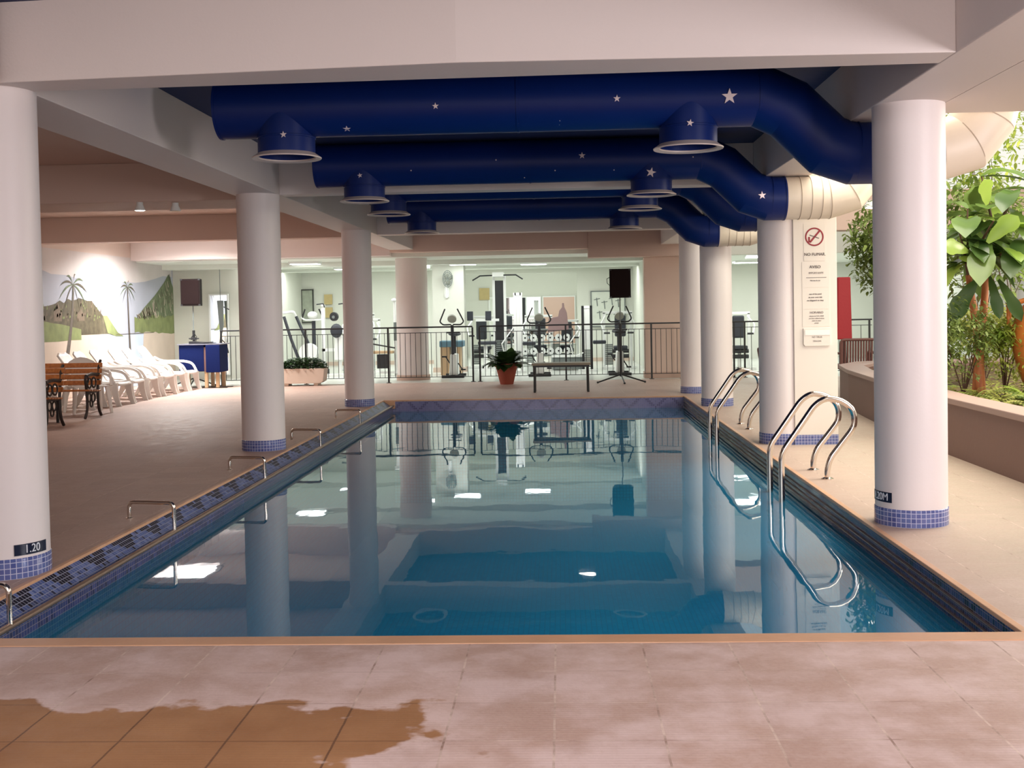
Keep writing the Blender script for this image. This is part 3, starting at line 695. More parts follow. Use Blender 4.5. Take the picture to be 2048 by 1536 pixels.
railing(2.9, 6.1, (3.41, 3.62, 6.05), 'short black railing seen between the right-hand columns', step=.2)

# ================================================================== LEFT SIDE FURNITURE
def park_bench(L=1.55):
    """faces -y, right end at x=0, front legs at y=0"""
    t = thing('garden_bench', 'x', 'bench', (0,0,0), group='wooden slat benches with iron ends'); k_ = dict(world=False)
    for k in range(4):
        bm = B(); cbox(bm, (-L/2, .40+.022*k, .49+k*.082), (L, .022, .066), Matrix.Rotation(math.radians(-14), 3, 'X')); obj('back_slat', bm, WOOD, t, bevel=.006, **k_)
    for k in range(5):
        bm = B(); cbox(bm, (-L/2, .02+.085*k, .405-.006*k), (L, .07, .024)); obj('seat_slat', bm, WOOD, t, bevel=.006, **k_)
    for x in (-.05, -L+.05):
        bm = B()
        tube(bm, fillet([(x, .53, .80), (x, .47, .74), (x, .40, .42), (x, .40, .22), (x, .43, .10), (x, .50, .022)], .05, 4), .021, 8)
        tube(bm, fillet([(x, .02, .60), (x, -.02, .56), (x, .02, .40), (x, .03, .2), (x, .01, .1), (x, -.06, .022)], .05, 4), .020, 8)
        tube(bm, fillet([(x, .44, .60), (x, .2, .625), (x, .01, .60)], .06, 4), .024, 8)
        rod(bm, (x, .02, .38), (x, .42, .37), .02, 8)
        for (cy, cz, rr_) in ((.10, .30, .06), (.24, .29, .06), (.17, .21, .045), (.12, .50, .07), (.27, .50, .07), (.04, .55, .05)):
            tube(bm, [(x, cy+rr_*math.cos(a*PI/6), cz+rr_*math.sin(a*PI/6)) for a in range(12)], .012, 6, closed=True)
        obj('iron_end', bm, IRON, t, smooth=True, **k_)
    return t
pb = park_bench(); pb.location = (-6.52, 15.62, 0); pb['label'] = 'varnished wooden slat bench with dark cast iron ends, before the sun chairs'
dup(pb, (-6.42, 14.15, 0), 0, 'second iron-ended bench, mostly hidden by the nearest left column')
t = thing('side_table', 'small black-framed table with pale top behind the wooden bench', 'table', (-7.0, 15.0, 0))
bm = B(); box(bm, (-7.35, 14.8, .325), (-6.78, 15.25, .345)); obj('table_top', bm, TANTOP, t, bevel=.004)
for x, y in ((-7.33, 14.82), (-6.80, 14.82), (-7.33, 15.22), (-6.80, 15.22)):
    bm = B(); box(bm, (x-.016, y-.016, 0), (x+.016, y+.016, .325)); obj('leg', bm, BLACK, t)

def lounger():
    """white moulded sun chair, front toward +x, origin at the centre of the seat on the floor"""
    t = thing('sun_chair', 'x', 'chair', (0,0,0), group='white plastic sun chairs along the mural')
    # seat and reclined back as one moulded shell
    bm = B(); prof = [(.42, .315), (.40, .345), (.30, .35), (.0, .325), (-.18, .34), (-.42, .56), (-.60, .80), (-.625, .845)]
    n = len(prof); rows = []
    for i, (x, z) in enumerate(prof):
        hw = .235 if i < 5 else .235-.02*(i-4)
        if i == n-1: hw = .10
        rows.append([bm.verts.new((x, hw*k/3, z+(.012*(abs(k)/3)**2))) for k in range(-3, 4)])
    for A, B_ in zip(rows, rows[1:]):
        for k in range(6): bm.faces.new((A[k], A[k+1], B_[k+1], B_[k]))
    obj('seat_shell', bm, PLAST, t, smooth='all', world=False, solid=.022)
    for s in (-1, 1):
        bm = B(); tube(bm, fillet([(-.46, s*.27, .63), (-.30, s*.285, .545), (.14, s*.29, .545), (.30, s*.285, .50), (.37, s*.275, .36)], .10, 5), .024, 10)
        for v in bm.verts: v.co.z = v.co.z
        obj('armrest', bm, PLAST, t, smooth=True, world=False)
        for (xa, xb, zt) in ((.36, .44, .35), (-.16, -.30, .36)):
            bm = B(); n0 = 5; prev = None
            for i in range(n0+1):
                q = i/n0; xc = xa+(xb-xa)*q*q; wz = .06-.022*q; y = s*(.255+.01*q)
                ring = [bm.verts.new(p) for p in ((xc-wz, y-.015, zt*(1-q)), (xc+wz, y-.015, zt*(1-q)), (xc+wz, y+.015, zt*(1-q)), (xc-wz, y+.015, zt*(1-q)))]
                if prev:
                    for k in range(4): bm.faces.new((prev[k], prev[(k+1) % 4], ring[(k+1) % 4], ring[k]))
                else: bm.faces.new(ring)
                prev = ring
            bm.faces.new(prev); obj('leg', bm, PLAST, t, smooth=True, world=False, bevel=.004)
    return t
def armchair():
    t = thing('garden_armchair', 'x', 'chair', (0,0,0), group='rounded white plastic armchairs behind the bench')
    bm = B(); box(bm, (-.24, -.25, .385), (.26, .25, .405)); obj('seat', bm, PLAST, t, world=False, bevel=.01)
    # rounded barrel back
    bm = B(); rows = []
    for i in range(9):
        a = math.radians(110+140*i/8); top = .62+.20*math.sin(PI*i/8)
        rows.append([bm.verts.new((r_*math.cos(a)-.01, r_*math.sin(a), z)) for r_, z in ((.25, .40), (.27, .52), (.30, top))])
    for A, Z in zip(rows, rows[1:]):
        for k in range(2): bm.faces.new((A[k], A[k+1], Z[k+1], Z[k]))
    obj('backrest', bm, PLAST, t, smooth='all', world=False, solid=.02)
    for s in (-1, 1):
        bm = B(); tube(bm, fillet([(-.12, s*.28, .62), (.18, s*.29, .60), (.26, s*.28, .40)], .07, 4), .022, 8); obj('armrest', bm, PLAST, t, smooth=True, world=False)
        for xa in (.22, -.20):
            bm = B(); tube(bm, [(xa, s*.23, .39), (xa*1.25, s*.27, 0)], [.04, .022], 8); obj('leg', bm, PLAST, t, smooth=True, world=False)
    return t
lg = None
for i, (x, y, rz, lab) in enumerate(((-7.42, 21.65, -.03, 'white plastic sun chair, farthest of the row and nearest the blue table'), (-7.46, 21.0, .02, 'white plastic sun chair, second from the blue table'), (-7.44, 20.3, -.04, 'white plastic sun chair in the brightest light, third from the blue table'),
        (-7.48, 19.6, .05, 'white plastic sun chair, fourth from the blue table'), (-7.45, 18.85, .0, 'white plastic sun chair, fifth from the blue table'), (-7.42, 18.18, -.05, 'white plastic sun chair whose arm rises beside the bench end'), (-7.6, 17.5, .04, 'shaded white plastic sun chair seen above the bench back'))):
    if lg is None: lg = lounger(); lg.location = (x, y, 0); lg.rotation_euler = (0,0,rz); lg['label'] = lab
    else: dup(lg, (x, y, 0), rz, lab)
ac = armchair(); ac.location = (-7.05, 16.8, 0); ac.rotation_euler = (0,0,-.9); ac['label'] = 'rounded white plastic armchair behind the bench, nearer the pool column'
dup(ac, (-7.82, 16.7, 0), -.9, 'rounded white plastic armchair behind the bench, farther left')

# blue-covered table with mixer, loudspeaker behind
t = thing('covered_table', 'royal blue covered table on pale wooden legs, at the end of the chairs', 'table', (-7.0, 22.3, 0))
bm = B(); box(bm, (-7.42, 22.05, .33), (-6.93, 22.6, .85)); box(bm, (-6.88, 22.0, .31), (-6.60, 22.55, .84)); obj('blue_cover', bm, CLOTHB, t, bevel=.01)
bm = B(); box(bm, (-6.93, 22.06, .32), (-6.88, 22.56, .80)); obj('end_board', bm, mat('brown_board', (.16, .08, .07), .5), t)
bm = B(); box(bm, (-7.44, 22.02, .845), (-6.58, 22.62, .865)); obj('table_top', bm, mat('grey_blue_top', (.14, .14, .18), .4), t, bevel=.003)
for x, y in ((-6.90, 22.1), (-6.68, 22.1), (-6.90, 22.5), (-6.68, 22.5), (-7.38, 22.5)):
    bm = B(); box(bm, (x-.03, y-.03, .012), (x+.03, y+.03, .33)); obj('leg', bm, LEGW, t)
for y in (22.1, 22.5):
    bm = B(); box(bm, (-7.3, y-.025, 0), (-6.5, y+.025, .012)); obj('base_bar', bm, BLACK, t)
t = thing('audio_mixer', 'small black audio mixer with trailing cables on the blue table', 'mixer', (-7.15, 22.3, .865))
bm = B(); prism(bm, [(-7.25, .865), (-6.8, .865), (-6.8, .875), (-7.25, .915)], 'y', 22.15, 22.45); obj('desk', bm, BLKP, t)
bm = B(); tube(bm, [(-7.2, 22.3, .90), (-7.24, 22.3, 1.0), (-7.18, 22.3, 1.06), (-7.14, 22.3, 1.0), (-7.16, 22.3, .90)], .007, 6); tube(bm, [(-7.16, 22.2, .91), (-7.0, 22.15, .88), (-6.75, 22.1, .90)], .008, 6); obj('cable', bm, BLKP, t, smooth=True)
def speaker(x, y, z, label):
    t = thing('loudspeaker', label, 'loudspeaker', (x, y, z)); w_, d, h = .40, .32, .54
    bm = B(); prism(bm, [(x-w_/2, y), (x+w_/2, y), (x+w_/2-.06, y+d), (x-w_/2+.06, y+d)], 'z', z, z+h); obj('cabinet', bm, SPK, t, bevel=.008)
    bm = B(); box(bm, (x-w_/2+.025, y-.012, z+.03), (x+w_/2-.025, y, z+h-.03)); obj('grille', bm, SPKG, t, bevel=.006)
    for sx_ in (-1, 1):
        for zz in (z+.0, z+h-.03): bm = B(); box(bm, (x+sx_*(w_/2-.02)-.02, y-.008, zz), (x+sx_*(w_/2-.02)+.02, y+.03, zz+.03)); obj('corner_guard', bm, BLKP, t)
    bm = B(); tube(bm, [(x-w_/2+.03, y+.2, z+.40), (x-w_/2-.04, y+.15, z+.36), (x-w_/2-.035, y+.15, z+.28), (x-w_/2+.03, y+.2, z+.22)], .006, 6); obj('cable', bm, BLKP, t, smooth=True)
speaker(-7.39, 22.75, 1.615, 'dark brown loudspeaker raised above the blue table at left')
speaker(1.13, 21.62, 1.605, 'dark brown loudspeaker on a tripod stand right of the low bench')
def stand(x, y, top, label):
    t = thing('speaker_stand', label, 'stand', (x, y, 0)); b = (x, y)
    bm = B(); rod(bm, (x, y, 1.0), (x, y, top), .011, 10); obj('upper_pole', bm, GYMGRY, t, smooth=True)
    bm = B(); rod(bm, (x, y, .12), (x, y, 1.12), .027, 12); obj('lower_pole', bm, BLACK, t, smooth=True)
    bm = B(); box(bm, (x-.05, y-.04, .93), (x+.05, y+.04, .98)); rod(bm, (x-.10, y, .955), (x+.10, y, .955), .014, 8); obj('clamp', bm, BLKP, t)
    for a in (190, 350, 275):
        q = math.radians(a); e = (x+.45*math.cos(q), y+.45*math.sin(q), .018)
        bm = B(); rod(bm, (x, y, .16), e, .014, 8); l = obj('leg', bm, BLACK, t, smooth=True)
        bm = B(); ball(bm, e, .022, seg=8); obj('rubber_foot', bm, BLKP, l, smooth=True)
stand(-7.39, 22.9, 1.615, 'thin pole stand holding the loudspeaker behind the blue table')
stand(1.13, 21.78, 1.605, 'black tripod stand under the right loudspeaker')

# low bench, potted plant, planter box on the far deck
t = thing('low_bench', 'tan-topped low bench on black legs, right of the potted plant', 'bench', (0, 19.6, 0))
bm = B(); box(bm, (-.50, 19.45, .46), (.50, 19.85, .50)); obj('seat_board', bm, TANTOP, t, bevel=.006)
bm = B(); box(bm, (-.48, 19.47, .43), (.48, 19.83, .46)); obj('under_frame', bm, BLACK, t)
for x in (-.45, .45):
    for y in (19.5, 19.8):
        bm = B(); tube(bm, [(x, y, .44), (x*1.01, y, 0)], .02, 10); obj('leg', bm, BLACK, t, smooth=True)
random.seed(3)
def leaf(bm, base, d, L, w_, droop=.3, up=Vector((0,0,1)), segs=5, cup=.15, shape='ovate', mi=0):
    """a leaf blade with a midrib, bending down along its length"""
    d = Vector(d).normalized(); side = d.cross(up)
    side = side.normalized() if side.length > 1e-4 else Vector((1,0,0)); nr = side.cross(d).normalized()
    prev = None; p = Vector(base)
    for i in range(segs+1):
        t = i/segs
        if shape == 'ovate': ww = w_*math.sin(PI*min(1, t*.93+.05))**.75
        elif shape == 'fiddle': ww = w_*(.25+.75*t)*(math.sin(PI*min(1, t*.9+.1))**.6)*(1-.25*math.exp(-((t-.45)/.12)**2))
        else: ww = w_*(1-t)*1.2
        if i in (segs,): ww *= .15
        c = Vector(base)+d*L*t - Vector((0,0,1))*droop*L*t*t
        row = [bm.verts.new(c-side*ww/2+nr*cup*ww), bm.verts.new(c), bm.verts.new(c+side*ww/2+nr*cup*ww)]
        if prev:
            for k in range(2):
                f = bm.faces.new((prev[k], prev[k+1], row[k+1], row[k])); f.smooth = True; f.material_index = mi
        prev = row
t = thing('potted_plant', 'broad-leaved green plant in a terracotta pot before the railing', 'plant', (-1.06, 21.9, 0))
bm = B(); lathe(bm, [(.125, 0), (.205, .33), (.225, .335), (.225, .395), (.20, .395), (.19, .35), (.01, .35)], (-1.04, 21.9, 0), 40); obj('pot', bm, TERRA, t, smooth=True)
bm = B()
for i in range(64):
    a = random.uniform(0, 2*PI); e = random.uniform(.15, 1.3); d = (math.cos(a)*math.cos(e), math.sin(a)*math.cos(e), math.sin(e))
    b0 = Vector((-1.04+math.cos(a)*.08, 21.9+math.sin(a)*.08, .36)); L = random.uniform(.28, .46)
    leaf(bm, b0+Vector(d)*.05, d, L, random.uniform(.14, .22), random.uniform(.15, .6), cup=.1)
obj('foliage', bm, LEAFD, t)
t = thing('planter_box', 'pale pink trough planter with bushy green plants beside second left column', 'planter', (-5.03, 22.4, 0))
bm = B(); prism(bm, [(-5.48, .05), (-4.72, .05), (-4.65, .09), (-4.62, .33), (-4.60, .345), (-5.50, .345), (-5.5, .08)], 'y', 22.25, 22.62); obj('trough', bm, PINKP, t, bevel=.015)
for x in (-5.38, -4.8):
    bm = B(); box(bm, (x-.04, 22.28, 0), (x+.04, 22.58, .05)); obj('foot', bm, PINKP, t)
bm = B()
for i in range(1300):
    x = random.uniform(-5.48, -4.62); y = random.uniform(22.24, 22.62); k = 1-abs((x+5.05)/.5)**3
    z = .34+random.random()*.21*max(.35, k); a = random.uniform(0, 2*PI)
    leaf(bm, (x, y, z), (math.cos(a), math.sin(a), random.uniform(-.3, .8)), .07, .045, .3, segs=2)
obj('foliage', bm, LEAFD, t)

# ================================================================== GYM EQUIPMENT
def bike(x, y, label, first=None):
    if first: return dup(first, (x, y, 0), 0, label)
    t = thing('exercise_bike', label, 'exercise bike', (0,0,0), group='white exercise bikes behind the railing')
    k = dict(world=False)
    bm = B(); prism(bm, [(-.09, .05), (.09, .05), (.075, .50), (-.055, .50)], 'y', -.06, .5); obj('body', bm, GYMWHT, t, bevel=.02, **k)
    bm = B(); tube(bm, [(0, -.02, .48), (0, -.08, 1.12)], .034, 12); obj('console_post', bm, PAD, t, smooth=True, **k)
    for s in (-1, 1):
        bm = B(); tube(bm, fillet([(s*.02, -.08, 1.13), (s*.19, -.10, 1.125), (s*.255, -.14, 1.19), (s*.13, -.25, 1.46)], .04, 5), .015, 10); obj('handlebar', bm, BLKP, t, smooth=True, **k)
    bm = B(); tube(bm, [(0, -.10, 1.24), (0, -.065, 1.265)], .095, 28); obj('console', bm, mat('console_grey', (.42, .44, .38), .5), t, smooth=True, **k)
    bm = B(); box(bm, (-.24, -.14, .0), (.24, -.06, .055)); obj('front_stabiliser', bm, BLKP, t, bevel=.01, **k)
    bm = B(); box(bm, (-.22, .60, .0), (.22, .68, .055)); box(bm, (-.04, -.1, .02), (.04, .65, .06)); obj('base', bm, BLKP, t, **k)
    for s in (-1, 1):
        bm = B(); rod(bm, (s*.09, .18, .30), (s*.17, .18, .30-s*.13), .013, 8); cbox(bm, (s*.2, .18, .30-s*.14), (.10, .10, .03)); obj('pedal', bm, BLKP, t, **k)
    bm = B(); tube(bm, [(0, .42, .45), (0, .47, .88)], .028, 10); obj('seat_post', bm, BLKP, t, smooth=True, **k)
    bm = B(); ball(bm, (0, .47, .92), .14, (1, 1.1, .35), 16); obj('saddle', bm, PAD, t, smooth=True, **k)
    bm = B(); rod(bm, (-.13, -.06, .96), (.16, -.06, .96), .018, 8); obj('cross_grip', bm, BLKP, t, smooth=True, **k)
    return t
bk = bike(0, 0, 'x'); bk.location = (-2.29, 24.35, 0); bk['label'] = 'exercise bike left of the tall lat tower, behind the railing'
bike(-.45, 24.35, 'exercise bike seen above the low bench', bk); bike(1.24, 24.35, 'exercise bike directly behind the loudspeaker stand', bk)

def lat_tower():
    x, y = -1.44, 27.3
    t = thing('lat_pulldown_machine', 'tall white pulldown machine with wide black bar in gym centre', 'gym machine', (x, y, 0))
    for s in (-1, 1):
        bm = B(); box(bm, (x+s*.13-.03, y, 0), (x+s*.13+.03, y+.07, 2.26)); obj('upright', bm, GYMWHT, t)
    bm = B(); box(bm, (x-.10, y+.01, .35), (x+.10, y+.09, 2.12)); obj('weight_guard', bm, BLKP, t)
    bm = B(); box(bm, (x-.13, y-.5, 2.20), (x+.13, y+.08, 2.30)); obj('top_boom', bm, GYMWHT, t)
    bm = B(); tube(bm, [(x-.60, y-.42, 2.12), (x-.42, y-.42, 2.225), (x, y-.42, 2.235), (x+.42, y-.42, 2.235), (x+.58, y-.42, 2.13)], .016, 8); obj('pull_bar', bm, BLKP, t, smooth=True)
    bm = B(); box(bm, (x-.48, y-.7, .62), (x-.05, y-.35, .70)); obj('seat', bm, PAD, t, bevel=.02)
    bm = B(); box(bm, (x-.35, y-.6, .0), (x-.27, y-.5, .62)); box(bm, (x-.5, y-.62, 0), (x+.4, y-.54, .06)); box(bm, (x-.04, y-.6, 0), (x+.04, y+.1, .06)); obj('base_frame', bm, GYMWHT, t)
    bm = B(); box(bm, (x-.55, y-.3, 1.16), (x+.0, y-.22, 1.22)); obj('arm_beam', bm, GYMWHT, t)
    for xa in (-.75, -.32):
        bm = B(); box(bm, (x+xa, y-.32, 1.18), (x+xa+.14, y-.24, 1.40)); obj('arm_pad', bm, PAD, t, bevel=.01)
    bm = B()
    for k in range(12): box(bm, (x-.12, y-.06, .12+k*.05), (x+.12, y+.0, .155+k*.05))
    obj('weight_stack', bm, GYMGRY, t)
lat_tower()
def cable_tower(x, y, h, w_, label, black=True):
    t = thing('cable_machine', label, 'gym machine', (x, y, 0))
    for s in (-1, 1):
        bm = B(); box(bm, (x+s*w_/2-.028, y, 0), (x+s*w_/2+.028, y+.06, h)); obj('upright', bm, BLKP if black else GYMWHT, t)
    bm = B(); box(bm, (x-w_/2, y, h-.06), (x+w_/2, y+.06, h)); obj('top_bar', bm, GYMWHT, t)
    bm = B(); box(bm, (x-w_/2+.03, y+.01, .5), (x+w_/2-.03, y+.04, h-.06)); obj('shroud', bm, GYMWHT, t)
    bm = B()
    for k in range(10): box(bm, (x-w_/2+.03, y-.03, .10+k*.04), (x+w_/2-.03, y+.01, .13+k*.04))
    obj('weight_stack', bm, GYMGRY, t)
    bm = B(); box(bm, (x-w_/2-.12, y-.35, 0), (x+w_/2+.12, y-.27, .06)); box(bm, (x-.03, y-.3, 0), (x+.03, y+.06, .05)); obj('foot_frame', bm, GYMWHT, t)
    bm = B(); box(bm, (x+w_/2+.03, y-.25, .62), (x+w_/2+.32, y-.02, .70)); obj('seat_pad', bm, PAD, t, bevel=.02)
    bm = B(); tube(bm, [(x-w_/2, y, .42), (x-w_/2-.22, y-.1, .34), (x-w_/2-.30, y-.15, .66), (x-w_/2-.05, y-.05, 1.0)], .013, 8); obj('lever', bm, GYMWHT, t, smooth=True)
    return t
cable_tower(.60, 26.0, 1.48, .19, 'narrow cable machine with black uprights left of the tripod speaker')
cable_tower(-.95, 25.9, 1.80, .14, 'slim white cable column rising right of the potted plant', False)
t = bpy.data.objects['cable_machine']
def multi(x, y, s, label, flip=1):
    """seated chest press: white A-frame, dark pads, stack of plates, levers"""
    t = thing('weight_machine', label, 'gym machine', (x, y, 0), group='white weight machines in the gym')
    f = flip
    bm = B()
    for dx in (-.32, .32): box(bm, (x+dx-.03, y, 0), (x+dx+.03, y+.06, 1.25*s))
    box(bm, (x-.35, y, 1.22*s), (x+.35, y+.06, 1.28*s)); box(bm, (x-.40, y-.5, 0), (x+.40, y-.43, .06)); box(bm, (x-.03, y-.5, 0), (x+.03, y, .06)); obj('frame', bm, GYMWHT, t, bevel=.005)
    bm = B(); cbox(bm, (x+.05*f, y-.25, .95*s), (.26, .08, .50)); obj('back_pad', bm, PAD, t, bevel=.03)
    bm = B(); box(bm, (x-.12, y-.6, .46), (x+.20, y-.25, .54)); obj('seat_pad', bm, PAD, t, bevel=.02)
    bm = B(); box(bm, (x+.0, y-.45, .06), (x+.07, y-.38, .46)); obj('seat_post', bm, GYMWHT, t)
    bm = B()
    for k in range(11): box(bm, (x-.30, y-.05, .08+k*.045), (x-.12, y+.0, .115+k*.045))
    obj('weight_stack', bm, GYMGRY, t)
    for sg in (-1, 1):
        bm = B(); tube(bm, fillet([(x+sg*.28, y-.05, 1.18*s), (x+sg*.40, y-.30, 1.0*s), (x+sg*.34, y-.5, .80*s), (x+sg*.18, y-.52, .80*s)], .06, 4), .017, 8); l = obj('press_lever', bm, GYMWHT, t, smooth=True)
        bm = B(); tube(bm, [(x+sg*.34, y-.5, .80*s), (x+sg*.20, y-.52, .80*s)], .022, 8); obj('grip', bm, BLKP, l, smooth=True)
    for zz in (.30, .42):
        bm = B(); rod(bm, (x-.16*f, y-.55, zz), (x+.22*f, y-.55, zz), .045, 12); obj('roller', bm, BLKP, t, smooth=True)
    return t
multi(-.55, 29.0, 1.0, 'white weight machine behind the bike above the low bench')
multi(-1.9, 28.6, 1.0, 'white weight machine left of the tall lat tower', -1)
multi(1.35, 27.3, 1.05, 'white weight machine behind the right loudspeaker stand')
multi(-4.6, 27.0, 1.0, 'white weight machine just left of the third left column', -1)
multi(-5.0, 28.6, 1.1, 'white weight machine farthest back behind the planter box')
multi(3.9, 26.0, 1.0, 'white weight machine seen between the right-hand columns')
multi(.1, 28.5, .9, 'white weight machine under the draped mauve cloth')
# barbell discs and handle loops
t = thing('leg_machine', 'white leg machine with large black discs behind the planter box', 'gym machine', (-5.1, 25.9, 0))
bm = B(); box(bm, (-5.42, 25.9, 0), (-5.34, 25.98, 1.62)); box(bm, (-5.05, 25.9, 0), (-4.98, 25.98, 1.0)); box(bm, (-5.45, 25.5, 0), (-4.8, 25.58, .06)); box(bm, (-5.42, 25.9, .55), (-4.98, 25.96, .62)); obj('frame', bm, GYMWHT, t, bevel=.005)
bm = B(); tube(bm, [(-5.12, 25.80, 1.34), (-5.10, 25.86, 1.34)], .10, 28); obj('weight_disc', bm, BLKP, t, smooth=True)
bm = B(); tube(bm, [(-5.12, 25.79, 1.33), (-5.12, 25.80, 1.33)], .035, 16); obj('disc_hub', bm, GYMGRY, t, smooth=True)
bm = B(); ball(bm, (-5.05, 25.75, 1.02), .14, (1, .5, 1.15)); obj('hip_pad', bm, PAD, t, smooth=True)
bm = B(); prism(bm, [(-5.12, .35), (-4.93, .35), (-4.90, .9), (-5.10, .9)], 'y', 25.78, 25.88); obj('side_shroud', bm, GYMWHT, t, bevel=.02)
for xs in (-5.45, -4.95):
    bm = B(); tube(bm, fillet([(xs-.06, 25.85, 1.62), (xs+.10, 25.85, 1.64), (xs+.12, 25.85, 1.55)], .03, 3), .014, 8); obj('pull_handle', bm, BLKP, t, smooth=True)
t = thing('stair_climber', 'stepper with two dark slanted rails and white motor cover behind planter', 'gym machine', (-5.9, 25.6, 0))
bm = B(); tube(bm, [(-6.20, 25.6, 1.36), (-6.05, 25.6, .85), (-5.88, 25.6, .38)], .035, 10); obj('side_rail', bm, PAD, t, smooth=True)
bm = B(); tube(bm, [(-5.97, 25.8, 1.36), (-5.82, 25.8, 1.0), (-5.64, 25.8, .60)], .035, 10); obj('side_rail', bm, PAD, t, smooth=True)
bm = B(); tube(bm, fillet([(-6.22, 25.6, 1.44), (-6.0, 25.65, 1.47), (-5.97, 25.75, 1.38)], .04, 4), .03, 10); obj('hand_bar', bm, GYMWHT, t, smooth=True)
bm = B(); tube(bm, [(-5.66, 25.5, .55), (-5.66, 25.75, .55)], .20, 30); obj('motor_cover', bm, GYMWHT, t, smooth=True)
bm = B(); box(bm, (-6.15, 25.45, .0), (-5.48, 25.95, .18)); obj('base', bm, GYMWHT, t, bevel=.02)
t = thing('cross_trainer', 'elliptical trainer with white console and looped handles behind planter', 'gym machine', (-5.65, 26.2, 0))
bm = B(); tube(bm, [(-5.66, 26.2, .1), (-5.66, 26.2, 1.25)], .045, 12); obj('mast', bm, PAD, t, smooth=True)
bm = B(); ball(bm, (-5.66, 26.1, 1.38), .12, (1, .5, .75)); obj('console', bm, GYMWHT, t, smooth=True)
bm = B(); tube(bm, fillet([(-5.92, 26.1, 1.34), (-5.85, 26.1, 1.27), (-5.45, 26.1, 1.27), (-5.38, 26.1, 1.34)], .05, 4), .02, 8); obj('loop_bar', bm, GYMWHT, t, smooth=True)
for s in (-1, 1):
    bm = B(); tube(bm, [(-5.66+s*.24, 26.1, 1.32), (-5.66+s*.16, 26.05, 1.52)], .018, 8); obj('handle', bm, BLKP, t, smooth=True)
bm = B(); box(bm, (-5.9, 25.95, 0), (-5.4, 26.6, .12)); obj('base', bm, BLKP, t)
# items on gym walls
def plate(name, x0, x1, y, z0, z1, m, label, cat, fr=None, th=.03):
    t = thing(name, label, cat, ((x0+x1)/2, y, z0)); bm = B(); box(bm, (x0, y-th, z0), (x1, y, z1)); obj('panel', bm, m, t)
    if fr:
        bm = B(); q = .03
        for a, b in (((x0-q, z0-q), (x0, z1+q)), ((x1, z0-q), (x1+q, z1+q)), ((x0, z0-q), (x1, z0)), ((x0, z1), (x1, z1+q))): box(bm, (a[0], y-th-.01, a[1]), (b[0], y, b[1]))
        obj('frame', bm, fr, t)
    return t
plate('wall_poster', -7.0+.02, -6.72+.02, 30.96, 1.2, 2.05, POSTER, 'tall framed dark poster on the back left gym wall', 'poster', FRAMEM)
plate('notice_board', -6.38, -6.16, 30.96, 1.66, 1.93, OCHRE, 'upper ochre board beside the tall framed poster', 'board')
plate('notice_board', -6.38, -6.16, 30.96, 1.30, 1.58, OCHRE, 'lower ochre board beside the tall framed poster', 'board')
plate('notice_board', -2.52, -2.22+.02, 30.96+5.0, 1.75, 2.12, OCHRE, 'small ochre board in the bright back room beside the opening', 'board')
plate('wall_mirror', -2.20, -.62, 35.98, .35, 1.80, MIRROR, 'left half of the wide mirror on the back room wall', 'mirror', GYMWHT)
plate('wall_mirror', -.52, .45, 35.98, .35, 1.80, mat('pink_reflection', (.62, .42, .34), .15), 'right pinkish half of the wide mirror on the back room wall', 'mirror', GYMWHT)  # pink reflection painted as the panel's own colour
plate('leaning_mirror', -7.76, -7.38, 25.27, .12, 1.86, MIRROR, 'tall white framed mirror on the wall behind the blue table', 'mirror', GYMWHT)
t = plate('exercise_chart', .85, 1.72, 30.96, .95, 1.86, mat('pale_chart', (.60, .63, .56), .6, var=.12, vscale=6), 'pale exercise chart with figures behind the right loudspeaker', 'chart', GYMGRY)
bm = B()
for i, (x, z) in enumerate(((.98, 1.70), (1.18, 1.62), (1.38, 1.72), (1.55, 1.66), (1.05, 1.35), (1.30, 1.30), (1.50, 1.30))):
    rod(bm, (x, 30.925, z), (x+.02, 30.925, z-.22), .012, 6); rod(bm, (x-.07, 30.925, z-.05), (x+.09, 30.925, z-.02), .010, 6)
obj('figure_drawing', bm, GYMGRY, t)
t = thing('wall_fan', 'grey caged wall fan mounted high on the pier at the gym opening', 'fan', (-2.6, 26.55, 1.7))
bm = B()
for r_ in (.19, .15, .10, .05): tube(bm, [(-2.58+r_*.55*math.cos(a*PI/12), 26.45+r_*.45*math.cos(a*PI/12), 2.16+r_*math.sin(a*PI/12)) for a in range(24)], .008, 6, closed=True)
for a in range(12): rod(bm, (-2.58, 26.45, 2.16), (-2.58+.19*.55*math.cos(a*PI/6), 26.45+.19*.45*math.cos(a*PI/6), 2.16+.19*math.sin(a*PI/6)), .004, 5)
obj('cage', bm, GYMGRY, t)
bm = B()
for a in range(3):
    q = a*2*PI/3+.4; leaf(bm, (-2.575, 26.46, 2.16), (.55*math.cos(q), .45*math.cos(q), math.sin(q)), .16, .11, 0, up=Vector((.6, -.8, 0)), segs=4)
obj('blades', bm, GREYF, t, solid=.004)
bm = B(); rod(bm, (-2.62, 26.56, 1.72), (-2.62, 26.56, 2.0), .03, 12); rod(bm, (-2.62, 26.56, 1.98), (-2.60, 26.48, 2.12), .02, 8); box(bm, (-2.67, 26.57, 1.74), (-2.57, 26.6, 1.95)); obj('bracket', bm, GYMWHT, t, smooth=True)
t = thing('dumbbell_rack', 'narrow black vertical rack standing beside the stout pale column', 'rack', (-2.62, 25.1, 0))
bm = B(); box(bm, (-2.66, 25.1, 0), (-2.64, 25.5, 1.85)); obj('rack_frame', bm, GYMWHT, t)
for k in range(9):
    bm = B(); box(bm, (-2.68, 25.05, .12+k*.19), (-2.62, 25.4, .24+k*.19)); obj('dumbbell', bm, BLKP, t)
t.location = (-3.05+.0, 25.1, 0); 
t = thing('hanging_harness', 'tapering dark strap harness hanging left of the second left column', 'harness', (-7.44, 25.0, .6))
